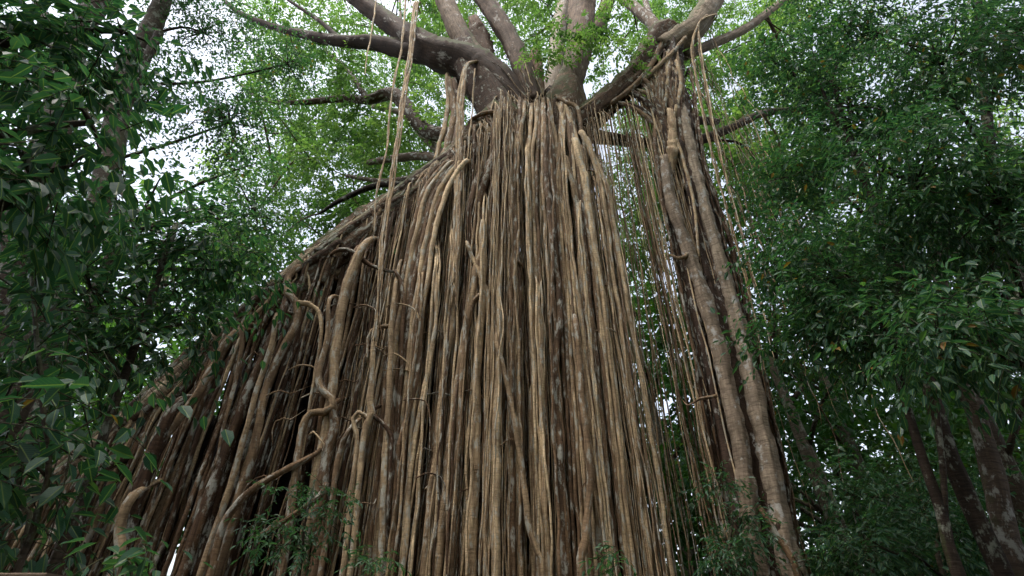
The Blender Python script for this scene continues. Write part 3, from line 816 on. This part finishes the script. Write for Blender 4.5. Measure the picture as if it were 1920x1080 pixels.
R([(1140, 200, 11.2), (1185, 165, 11.0), (1222, 120, 11.0), (1246, 68, 11.1)], [9, 11, 10, 8], 11, ground_to=False, tint=.55)
R([(1258, 478, 10.9), (1272, 485, 10.8), (1286, 482, 10.75), (1292, 460, 10.8)], [3, 7, 9, 6], 10.8, ground_to=False, tint=.7)
R([(1290, 760, 10.8), (1310, 748, 10.75), (1345, 742, 10.7)], [3, 5, 7], 10.8, ground_to=False, tint=.6)
R([(1430, 960, 10.5), (1455, 1000, 10.4), (1480, 1040, 10.35), (1500, 1090, 10.3)], [10, 12, 12, 13], 10.4, tint=.5)
for k in range(34):              # small side rootlets, curling off their neighbours
    if k < 26:
        px, py = rng.uniform(480, 830), rng.uniform(560, 980)
    else:
        px, py = rng.uniform(840, 1230), rng.uniform(320, 1020)
    s = rng.choice((-1, 1))
    l = rng.uniform(24, 70)
    R([(px, py), (px + s * l * .3, py - rng.uniform(2, 10)), (px + s * l * .8, py + rng.uniform(-4, 10)), (px + s * l, py + l * .6), (px + s * l * rng.uniform(.9, 1.2), py + l * rng.uniform(1.2, 2.6))], [2.5, 3, 3, 2.5, 1.5], rng.uniform(10.1, 10.5), ground_to=False, tint=rng.uniform(.3, .9), sides=6, sway=.006)
for k in range(24):              # thick crossing roots in the dark hollow below the leaning trunk
    t = rng.uniform(.2, .75)
    c, r = ridge_at(t)
    x = c[0] + rng.normal(0, .2)
    p = [np.array((x, c[1] - r * .2, c[2] - r * .5)), np.array((x - rng.uniform(.1, .5), c[1] - .3, c[2] - rng.uniform(.9, 1.4))), np.array((x - rng.uniform(.2, .9), c[1] - .4, c[2] - rng.uniform(2, 3.2))), np.array((x - rng.uniform(.2, .9), c[1] - .4, -.15))]
    d = rng.uniform(.05, .11)
    m = Mesh()
    m.tube(p, [d * .7, d * .8, d * .9, d * 1.2], sides=9, step=.2, knob=.16, tint=rng.uniform(.05, .6))
    roots.append((d * 12, m))

roots.sort(key=lambda q: -q[0])
for s, m in roots[:100]:
    m.build('aerial_root', M_ROOT, fig)
mass = Mesh()
for s, m in roots[100:]:
    o = mass.n
    mass.v += m.v; mass.tc += m.tc; mass.tint += m.tint; mass.tot += m.tot
    mass.loops += [l + o for l in m.loops]
    mass.n += m.n
o = mass.build('thin_roots', M_ROOT, fig)
o['kind'] = 'stuff'

# ================================================================== FOLIAGE
def spray(clumps, twigs, per, leaf, aspect, droop, detail, lm, tm=None, tw_len=(.35, .8), tint=(0, 1), flat=0.6, twig_keep=1.0, spacing=None):
    """leafy twigs in clumps: alternate leaves along each twig, blades mostly facing up and drooping at the tips"""
    C = np.array([c for c, r in clumps])
    Rr = np.array([r for c, r in clumps])
    n = np.maximum(1, (twigs * rng.uniform(.6, 1.4, len(C))).astype(int))
    ci = np.repeat(np.arange(len(C)), n)
    m = len(ci)
    dirv = nrm(rng.normal(0, 1, (m, 3)) * np.array((1, 1, flat)))
    rad = Rr[ci][:, None] * rng.uniform(.15, .85, (m, 1)) ** .7
    start = C[ci] + dirv * rad * np.array((1, 1, .8))
    dv = nrm(dirv + rng.normal(0, .45, (m, 3)) + np.array((0, 0, -.15 - droop * .3)))
    ln = rng.uniform(*tw_len, m)
    tl = np.clip(rng.beta(2, 2, len(C))[ci] * .8 + rng.normal(.1, .12, m), 0, 1)
    k = rng.integers(max(2, per - 2), per + 3, m)
    li = np.repeat(np.arange(m), k)
    pos = np.concatenate([np.arange(q) for q in k]) + 1
    f = (pos / k[li])[:, None]
    sag = np.array((0, 0, -1.0))
    base = start[li] + dv[li] * ln[li][:, None] * f + sag * (f**2) * ln[li][:, None] * droop * .5
    hd = dv[li].copy()
    sidev = nrm(np.cross(hd, np.array((0, 0, 1.0))) + 1e-4)
    sg = np.where(pos % 2 == 0, 1.0, -1.0)[:, None]
    last = (pos == k[li])[:, None]
    ld = nrm(hd * .55 + sidev * sg * np.where(last, .15, .9) + sag * droop + rng.normal(0, .25, hd.shape))
    nn = nrm(np.array((0, 0, 1.0)) + rng.normal(0, .38, ld.shape))
    L = leaf * rng.uniform(.65, 1.25, len(li)) * np.where(pos == 1, .8, 1)
    W = L * aspect * rng.uniform(.85, 1.15, len(li))
    tt = np.clip(tint[0] + (tint[1] - tint[0]) * np.clip(tl[li] + rng.normal(0, .14, len(li)), 0, 1), 0, .965)
    tt = np.where(rng.uniform(0, 1, len(li)) < .012, 1.0, tt) if tint[1] > .9 else tt
    lm.leaves(base, ld, nn, L, W, detail, tt)
    if tm is not None:
        for q in range(m):
            if rng.uniform() > twig_keep:
                continue
            a, e = start[q], start[q] + dv[q] * ln[q] + sag * ln[q] * droop * .5
            tm.tube([a, (a + e) / 2 + np.array((0, 0, ln[q] * droop * .12)), e], [.0055, .004, .002], sides=3, step=.5, knob=0, tint=.4)
    return len(li)

def ellipsoid_clumps(c, r, n, cr, gap=0.0):
    out = []
    for k in range(n):
        d = nrm(rng.normal(0, 1, 3))
        q = rng.uniform(.25, 1.0) ** .6
        out.append((np.asarray(c) + d * q * np.asarray(r), rng.uniform(*cr)))
    return out

LEAFCOUNT = 0
def tree(name, label, cat, trunk, d, crowns, leaf, aspect, droop, detail, mats, group=None, twigs=12, per=6, tint=(0, 1), Y=None, limb_r=.03, sides=12,
         twig_keep=.5, tw_len=(.35, .8), extra=(), flat=.6, twig_tubes=True):
    """trunk: pixels (x, y, distance) from the top down; crowns: (px, py, Y, rx, ry, rz, clumps, clump radius range)"""
    global LEAFCOUNT
    P = ppts(trunk, 0)
    R = pr(trunk, d, 0)
    if P[-1][2] > .1:
        T = P[-1] - P[-2]
        P.append(np.array((P[-1][0] + T[0] * .1, P[-1][1] + T[1] * .1, -.15)))
        R.append(R[-1] * 1.15)
    t = thing(name, label, cat, (P[-1][0], P[-1][1], 0), group)
    wood = Mesh()
    wood.tube(P, R, sides=sides, step=.25, knob=.06, flute=.04, tint=rng.uniform(.3, .7))
    for e, ed in extra:
        wood.tube(ppts(e, 0), pr(e, ed, 0), sides=8, step=.2, knob=.08, tint=.4)
    tp, tr = resample(P, R, .25)
    lm = Mesh()
    for (px, py, Yc, rx, ry, rz, n, cr) in crowns:
        cl = ellipsoid_clumps(pix(px, py, Yc), (rx, ry, rz), n, cr)
        LEAFCOUNT += spray(cl, twigs, per, leaf, aspect, droop, detail, lm, wood if twig_tubes else None, tint=tint, twig_keep=twig_keep, tw_len=tw_len, flat=flat)
        # branches: trunk -> a few forks -> clumps
        hub = pix(px, py, Yc)
        i = int(np.argmin(np.linalg.norm(tp - (hub - np.array((0, 0, rz * .7))), axis=1)))
        j0 = tp[i]
        L0 = np.linalg.norm(hub - j0)
        r0 = min(tr[i] * .6, limb_r * 1.8)
        if L0 > .02:
            mid = j0 * .5 + hub * .5 + rng.normal(0, .08, 3) * L0 + np.array((0, 0, .08 * L0))
            wood.tube([j0, mid, hub], [r0, r0 * .75, r0 * .5], sides=7, step=.25, knob=.08, tint=.4)
        for c, r in cl[::2]:
            mid = hub * .5 + c * .5 + rng.normal(0, .1, 3) * np.linalg.norm(c - hub) + np.array((0, 0, .05))
            wood.tube([hub, mid, c], [r0 * .45, r0 * .3, .006], sides=5, step=.35, knob=.05, tint=.4)
    wood.build('trunk', mats[0], t)
    lm.build('crown', mats[1], t, smooth=False)
    return t

LM = (M_TREE, M_LEAF)
GM = (M_GREYTREE, M_LEAF)
BM = (M_TREE, M_LEAF_BACK)

# ---- the crown of the fig: thin leaf layers far overhead, sky between the clumps
cm = Mesh()
cl = []
def fig_clumps(n, x, y, Y, cr):
    for k in range(n):
        cl.append((pix(rng.uniform(*x), rng.uniform(*y), rng.uniform(*Y)), rng.uniform(*cr)))
fig_clumps(150, (470, 880), (-60, 330), (15, 26), (.7, 1.5))
fig_clumps(90, (400, 780), (230, 520), (16, 28), (.7, 1.5))
fig_clumps(120, (820, 1480), (-120, 140), (15, 26), (.7, 1.4))
fig_clumps(90, (1180, 1520), (100, 420), (15, 26), (.7, 1.4))
fig_clumps(40, (500, 1450), (-420, -60), (12, 18), (.8, 1.6))
fig_clumps(70, (480, 900), (60, 420), (20, 30), (1., 1.8))
fig_clumps(46, (1110, 1280), (190, 480), (17, 29), (.9, 1.6))
fig_clumps(110, (1380, 1960), (-80, 460), (14, 24), (.9, 1.6))
fig_clumps(40, (820, 1300), (-80, 130), (17, 28), (.9, 1.6))
fig_clumps(60, (1180, 1700), (-60, 300), (16, 26), (.9, 1.6))
for k in range(130):            # unseen clumps added to the crown beyond the frame top, shading from above
    z = rng.uniform(22, 29)
    cl.append((np.array((rng.uniform(-15, 15), rng.uniform(-4, (z - 1.7) / 2.09 - 3.5), z)), rng.uniform(.9, 1.7)))
LEAFCOUNT += spray(cl, 30, 7, .27, .50, .35, 1, cm, None, tw_len=(.4, 1.0))
LP = np.concatenate(LIMBS)
bw = Mesh()
ends = [c for c, r in cl if c[1] > 10]
rng.shuffle(ends)
for c in ends[:330]:
    d_ = np.linalg.norm(LP - c, axis=1) + np.where(LP[:, 2] > c[2] + 1, 5, 0)
    i = int(np.argmin(d_))
    if d_[i] > 13:
        continue
    a_ = LP[i]
    l_ = d_[i]
    m1 = a_ * .62 + c * .38 + rng.normal(0, .07, 3) * l_ + np.array((0, 0, .08 * l_))
    m2 = a_ * .25 + c * .75 + rng.normal(0, .06, 3) * l_ + np.array((0, 0, .05 * l_))
    r_ = min(.10, .012 + l_ * .008)
    bw.tube([a_, m1, m2, c], [r_, r_ * .8, r_ * .5, .012], sides=6, step=.5, knob=.08, tint=rng.uniform(.2, .8))
    LP = np.vstack([LP, [m1, m2, c]])           # later branches fork from earlier ones
o = bw.build('branch_network', M_LIMB, fig)
o['kind'] = 'stuff'
cl = []
fig_clumps(18, (1000, 1210), (-20, 120), (10.3, 10.9), (.35, .6))
LEAFCOUNT += spray(cl, 15, 7, .20, .42, .35, 2, cm, None, tw_len=(.25, .6))
cm.build('crown', M_LEAF_FIG, fig, smooth=False)

# ---- trees at the left
tree('overhanging_tree', 'large-leaved tree hanging close over the upper left corner', 'tree',
     [(-120, -60, 3.2), (-160, 300, 3.1), (-260, 900, 3.0)], [30, 40, 50],
     [(40, 60, 3.0, 1.0, .6, .7, 16, (.25, .45)), (230, 60, 3.4, .7, .5, .5, 11, (.25, .4)), (60, 330, 2.9, .55, .4, .8, 12, (.2, .4)), (170, 230, 3.1, .4, .4, .5, 6, (.2, .35))],
     .18, .48, .55, 2, LM, twigs=9, per=6, tint=(.1, .85))
tree('forest_tree', 'mottled brown tree trunk slanting up along the left edge', 'tree',
     [(300, -120, 7.4), (165, 30, 7.2), (128, 120, 7.1), (90, 300, 7.0), (30, 450, 7.0), (-20, 570, 7.0), (-100, 800, 7)], [34, 40, 44, 50, 60, 70, 80],
     [(120, 100, 8.6, 1.7, 1.0, 2.2, 30, (.4, .75)), (300, -60, 8.4, 1.8, 1.2, 1.5, 22, (.4, .75)), (60, 480, 8.4, 1.0, .8, 1.4, 14, (.35, .6))],
     .17, .42, .45, 2, GM, twigs=12, per=6, extra=[([(130, 120, 7.1), (90, 60, 7.2), (60, -40, 7.4)], [24, 20, 16])])
tree('forest_tree', 'dark brown trunk behind leaves, second from the left edge', 'tree',
     [(330, -60, 9.4), (285, 50, 9.2), (240, 130, 9.1), (200, 330, 9.0), (160, 440, 9.0), (110, 540, 9.0), (20, 760, 9)], [26, 32, 36, 42, 46, 52, 60],
     [(380, 60, 9.8, 2.0, 1.2, 1.8, 40, (.4, .75)), (430, 230, 9.2, 1.4, 1.2, 1.4, 30, (.35, .65)), (270, 200, 10.2, 1.5, .8, 1.4, 24, (.35, .65)), (540, 120, 10.0, 1.0, 1.0, 1.8, 20, (.35, .6)), (480, 400, 9.4, .9, 1.0, 1.0, 16, (.3, .55))],
       .13, .46, .4, 2, LM, twigs=13, per=6, extra=[([(215, 260, 9.0), (260, 140, 8.9), (300, 60, 8.9)], [20, 18, 14])])
tree('understory_tree', 'slender dark understory tree whose leaves half cover the foot of the leaning trunk', 'tree',
     [(330, 420, 5.2), (270, 600, 5.1), (200, 800, 5.0), (100, 1060, 5.0)], [10, 13, 16, 20],
     [(300, 470, 5.3, 1.0, .7, .5, 22, (.25, .5)), (170, 540, 5.0, .9, .7, .7, 20, (.25, .5)), (440, 510, 5.6, .5, .5, .35, 7, (.2, .35)), (140, 420, 5.2, 1.0, .7, .7, 20, (.25, .5)), (200, 660, 5.0, .7, .5, .4, 8, (.2, .35)), (340, 610, 5.3, .5, .4, .25, 5, (.2, .3))],
     .15, .50, .55, 2, LM, twigs=9, per=6, tint=(0, .85))
tree('sapling', 'broad-leaved sapling with a few bright leaves in front of the lower left roots', 'sapling',
     [(60, 520, 3.6), (70, 650, 3.5), (80, 760, 3.4), (60, 1000, 3.4)], [6, 8, 9, 11],
     [(60, 660, 3.5, .5, .5, .5, 8, (.2, .35)), (190, 780, 3.5, .5, .5, .35, 4, (.2, .3)), (10, 830, 3.3, .4, .4, .5, 6, (.2, .35))],
     .16, .54, .6, 2, LM, twigs=6, per=5, tint=(.1, 1))
tree('shrub', 'dense low shrub in the bottom left corner', 'shrub',
     [(30, 940, 3.8), (40, 1060, 3.8)], [7, 10],
     [(40, 1010, 3.9, .5, .5, .3, 5, (.2, .35)), (0, 900, 4.2, .4, .5, .35, 5, (.2, .35))],
     .15, .42, .5, 2, LM, twigs=8, per=6, tint=(0, .8))
tree('seedling', 'bright green seedling at the bottom edge, right of the corner rail', 'seedling',
     [(240, 1040, 3.2), (250, 1100, 3.2)], [5, 6], [(240, 1055, 3.2, .18, .15, .08, 4, (.1, .16))], .15, .40, .45, 2, LM, twigs=5, per=5, tint=(.6, .95), tw_len=(.12, .3))

# ---- trees at the right
tree('forest_tree', 'dark tree with forked bare branches showing through its leaves, right of the pillar', 'tree',
     [(1560, 150, 8.5), (1600, 280, 8.5), (1650, 420, 8.5), (1720, 640, 8.5), (1800, 900, 8.5)], [8, 13, 18, 24, 30],
     [(1480, 130, 8.6, 1.2, 1.1, 1.6, 34, (.35, .65)), (1600, 200, 8.2, 1.4, 1.0, 1.4, 34, (.35, .65)), (1500, 330, 8.6, 1.2, 1.0, 1.1, 30, (.35, .6)), (1530, -60, 9.0, 1.7, 1.3, 1.6, 34, (.4, .7))],
     .15, .50, .4, 2, LM, twigs=14, per=6, extra=[([(1600, 280, 8.3), (1560, 210, 8.2), (1535, 150, 8.1)], [9, 7, 4]), ([(1650, 290, 8.3), (1690, 220, 8.2), (1730, 130, 8.1)], [8, 6, 4])])
tree('forest_tree', 'leafy tree filling the upper right corner, some leaves yellowing', 'tree',
     [(1830, -40, 8.0), (1860, 300, 7.9), (1960, 700, 7.9), (2050, 1000, 7.9)], [12, 18, 26, 34],
     [(1760, 120, 6.6, 1.4, 1.0, 1.8, 38, (.35, .6)), (1900, 60, 6.4, 1.3, 1.0, 1.8, 34, (.35, .6)), (1720, 340, 6.4, 1.2, .9, 1.2, 34, (.35, .6)), (1880, 380, 6.0, 1.1, .9, 1.3, 34, (.35, .6)), (1700, -80, 7.2, 1.8, 1.2, 1.4, 30, (.4, .7)), (1640, 60, 8.4, 1.6, .9, 1.6, 34, (.4, .7)), (1880, -60, 7.6, 1.6, 1.0, 1.6, 30, (.4, .7))],
     .17, .36, .55, 2, LM, twigs=14, per=6, tint=(0, 1))
tree('forest_tree', 'stout grey trunk at the lower right edge', 'tree',
     [(1740, 420, 9.2), (1770, 560, 9.1), (1815, 720, 9.0), (1860, 880, 9.0), (1915, 1085, 9.0)], [16, 23, 28, 34, 42],
     [(1800, 420, 9.8, 1.6, 1.0, 1.3, 34, (.35, .65)), (1680, 480, 8.6, 1.2, 1.0, 1.0, 28, (.35, .6)), (1900, 520, 10, 1.2, 1.0, 1.2, 24, (.35, .6))],
     .16, .42, .42, 2, GM, twigs=13, per=6)
tree('forest_tree', 'thin dark trunk left of the stout grey one, slanting beside a bright gap', 'tree',
     [(1640, 560, 7.4), (1680, 690, 7.3), (1720, 830, 7.2), (1765, 960, 7.2), (1800, 1085, 7.2)], [8, 13, 16, 19, 22],
     [(1560, 520, 7.4, 1.2, .9, .9, 30, (.3, .55)), (1660, 600, 7.0, .9, .8, .7, 20, (.3, .5)), (1490, 470, 8.0, .8, .8, .8, 18, (.3, .5)), (1520, 620, 7.8, .8, .8, .5, 12, (.3, .5))],
     .16, .42, .45, 2, LM, twigs=12, per=6, extra=[([(1772, 975, 7.2), (1768, 880, 7.1), (1758, 780, 7.0), (1760, 660, 7.0)], [12, 11, 10, 6])])
tree('understory_tree', 'hanging leafy boughs with pale green new leaves at the right edge', 'tree',
     [(1900, 560, 5.4), (1960, 800, 5.3), (2000, 1000, 5.2)], [8, 12, 16],
     [(1860, 640, 5.4, .8, .6, .6, 20, (.25, .45)), (1760, 620, 5.6, .6, .5, .5, 13, (.25, .4))],
     .16, .42, .6, 2, LM, twigs=10, per=6, tint=(.1, .95))
tree('shrub', 'dim leafy shrub between the pillar foot and the thin dark trunk', 'shrub',
     [(1620, 960, 11.5), (1640, 1085, 11.5)], [8, 12],
     [(1600, 930, 11.5, 1.5, 1.2, 1.0, 20, (.4, .7)), (1720, 900, 12.5, 1.5, 1.2, 1.1, 18, (.4, .7)), (1560, 1040, 10.5, 1.2, 1.0, .6, 14, (.35, .6))],
     .17, .42, .4, 1, LM, twigs=14, per=6, tint=(0, .7))
tree('shrub', 'dim leafy shrub low behind the stout grey trunk at the bottom right', 'shrub',
     [(1760, 1000, 10.2), (1770, 1085, 10.2)], [7, 10],
     [(1800, 1000, 10.2, 1.3, .7, .7, 18, (.3, .5)), (1680, 1040, 9.4, .9, .8, .4, 10, (.3, .5))],
     .16, .42, .4, 2, LM, twigs=12, per=6, tint=(0, .7))

# ---- small plants before the curtain
tree('sapling', 'small fine-leaved sapling before the roots left of the black hollow', 'sapling',
     [(590, 900, 9.0), (570, 990, 9.0), (560, 1085, 9.0)], [4, 5, 6], [(570, 960, 9.0, .75, .4, .55, 12, (.2, .35)), (520, 1020, 8.8, .5, .4, .35, 6, (.2, .3))],
     .11, .38, .4, 2, LM, twigs=9, per=7, tint=(0, .8), tw_len=(.2, .45))
tree('fern', 'bright green feathery plant at the bottom edge before the black hollow', 'plant',
     [(700, 1050, 8.8), (695, 1090, 8.8)], [3, 4], [(700, 1052, 8.8, .3, .2, .12, 5, (.12, .2))], .13, .28, .25, 2, LM, twigs=5, per=9, tint=(.5, .9), tw_len=(.25, .45))
tree('seedling', 'little fresh green seedling at the bottom edge before the middle curtain', 'seedling',
     [(1150, 1040, 8.8), (1148, 1090, 8.8)], [3, 4], [(1150, 1050, 8.8, .25, .2, .16, 5, (.1, .16))], .13, .42, .35, 2, LM, twigs=4, per=5, tint=(.5, .95), tw_len=(.15, .35))
tree('shrub', 'leafy shrub hiding the left foot of the pillar', 'shrub',
     [(1375, 960, 9.8), (1370, 1085, 9.8)], [5, 7], [(1385, 990, 9.8, .45, .4, .6, 12, (.2, .35)), (1350, 1050, 9.8, .5, .4, .3, 6, (.2, .3)), (1350, 900, 10.2, .25, .25, .5, 5, (.15, .25))],
     .12, .42, .4, 2, LM, twigs=9, per=6, tint=(0, .8), tw_len=(.2, .45))

# ---- the forest behind
FAR = [(-30, 24, 24), (-24, 31, 27), (-18, 22, 22), (-14, 32, 28), (-9.5, 24, 23), (-5, 33, 27), (-1.5, 25, 21), (3.5, 30, 24), (7, 22, 19), (10.5, 30, 25), (14, 21, 21), (17.5, 28, 25), (22, 21, 22), (26, 27, 26), (31, 22, 24)]
SAYS = ['behind the far left foliage', 'beyond the left edge foliage, taller and farther back', 'behind the foot of the leaning trunk', 'above the lower slope of the leaning trunk', 'over the middle of the leaning trunk',
        'above the upper slope of the leaning trunk', 'behind the dense middle of the curtain', 'behind the right half of the curtain', 'showing between the thin cords and the pillar', 'just right of the pillar', 'behind the small bright gaps right of the pillar',
        'behind the thin dark slanting trunk', 'behind the stout grey trunk', 'beyond the right edge foliage, farther back', 'behind the far right foliage']
def far_tree(x, y, h, says, leaf=.44, mat=None, word='far pale green rainforest tree '):
    global LEAFCOUNT
    t = thing('background_tree', word + says, 'tree', (x, y, 0), 'trees of the forest behind the fig')
    w = Mesh()
    lx, ly = rng.uniform(-1, 1, 2)
    top = np.array((x + lx, y + ly, h * .8))
    w.tube([(x, y, -.2), (x + lx * .3, y + ly * .3, h * .35), top], [.34, .27, .12], sides=10, step=.8, knob=.05, tint=rng.uniform(.3, .9))
    lm = Mesh()
    cl = []
    for k in range(62):
        z = h * rng.uniform(.12, 1.0)
        wid = 3.6 * (0.75 if z < h * .4 else 1.15)
        a = rng.uniform(0, 6.28)
        q = wid * rng.uniform(.2, 1) ** .5
        c = np.array((x + lx * z / h + q * math.cos(a), y + ly * z / h + q * math.sin(a), z + rng.normal(0, .3)))
        cl.append((c, rng.uniform(.6, 1.25)))
        if k % 3 == 0:
            b = np.array((x + lx * z / h * .7, y + ly * z / h * .7, max(1, z - rng.uniform(1, 2.5))))
            w.tube([b, (b + c) / 2 + np.array((0, 0, .3)), c], [.09, .06, .02], sides=5, step=.8, knob=.08, tint=.5)
    LEAFCOUNT += spray(cl, 22, 6, leaf, .50, .35, 1, lm, None, tw_len=(.5, 1.1))
    w.build('trunk', M_TREE, t)
    lm.build('crown', mat or M_LEAF_BACK, t, smooth=False)
for (x, y, h), s in zip(FAR, SAYS):
    far_tree(x, y, h, s)
for x, y, h, s in ((12.5, 13.5, 17, 'deep in the leaves right of the thin slanting trunk'), (16.5, 9.5, 18, 'deep behind the right edge leaves'),
                   (9.8, 16.5, 13, 'filling the shade right of the pillar foot'), (-13, 14, 18, 'deep behind the left trunks'), (-17, 9, 19, 'deep behind the left edge leaves')):
    far_tree(x, y, h, s, .24, M_LEAF, 'dark rainforest tree ')

# ---- an unseen leaf screen added behind the camera: it keeps the low sky off the curtain
def added_leaf_screen():
    lm = Mesh()
    cl = []
    for k in range(760):
        a = rng.uniform(-1.55, 1.55) - math.pi / 2
        r = rng.uniform(7.5, 19)
        cl.append((np.array((r * math.cos(a) * 1.1, -2 + (r - 3) * math.sin(a), rng.uniform(.5, 13 + .9 * r))), rng.uniform(1.0, 1.9)))
    spray(cl, 14, 6, .6, .55, .35, 1, lm, None, tw_len=(.7, 1.4))
    o = lm.build('forest', M_LEAF_BACK, smooth=False)  # added leaf mass out of view, blocks low sky
    o['kind'] = 'stuff'
    o['label'] = 'unseen leaf screen added behind the camera against the low sky'
    o['category'] = 'forest'
added_leaf_screen()

# ---- the understorey beyond the fig
def understorey():
    lm = Mesh()
    cl = []
    for k in range(760):
        x = rng.uniform(-40, 40)
        y = rng.uniform(19, 33) - abs(x) * .12
        cl.append((np.array((x, y, rng.uniform(0, 1)**1.3 * 13)), rng.uniform(.8, 1.6)))
    spray(cl, 20, 6, .5, .5, .35, 1, lm, None, tw_len=(.5, 1.1), tint=(0, .7))
    o = lm.build('understorey_foliage', M_LEAF_BACK, smooth=False)
    o['kind'] = 'stuff'
    o['label'] = 'dim green understorey foliage filling the gaps behind the fig'
    o['category'] = 'undergrowth'
understorey()

# ---- the weathered rail of the boardwalk, in the bottom left corner
def rail():
    a, b = pix(-260, 1077, 2.3), pix(104, 1086, 2.3)
    t = thing('handrail', 'weathered grey timber rail end in the bottom left corner', 'handrail', (float(a[0]), 2.3, 0))
    def box(name, p, h):
        m = Mesh()
        x0, x1, y0, y1, z0, z1 = p
        e = .006
        prof = [(y0 + e, z0), (y1 - e, z0), (y1, z0 + e), (y1, z1 - e), (y1 - e, z1), (y0 + e, z1), (y0, z1 - e), (y0, z0 + e)]
        v = np.array([(x, yy, zz) for x in (x0, x1) for yy, zz in prof])
        n = len(prof)
        q = [[i, (i + 1) % n, n + (i + 1) % n, n + i] for i in range(n)]
        m.add(v, [np.array(q), np.array([list(range(n))[::-1]]), np.array([list(range(n, 2 * n))])], v[:, [1, 2, 0]], .6)
        m.build(name, M_RAIL, t, smooth=False)
    zt = float(a[2])
    box('top_rail', (float(a[0]) - .6, float(b[0]), 2.24, 2.36, zt - .05, zt), 0)
    box('post', (float(b[0]) - .35, float(b[0]) - .26, 2.255, 2.345, -.1, zt - .052), 0)
    box('lower_rail', (float(a[0]) - .6, float(b[0]), 2.27, 2.33, zt - .55, zt - .47), 0)
rail()
print('leaves', LEAFCOUNT, 'roots', len(roots))
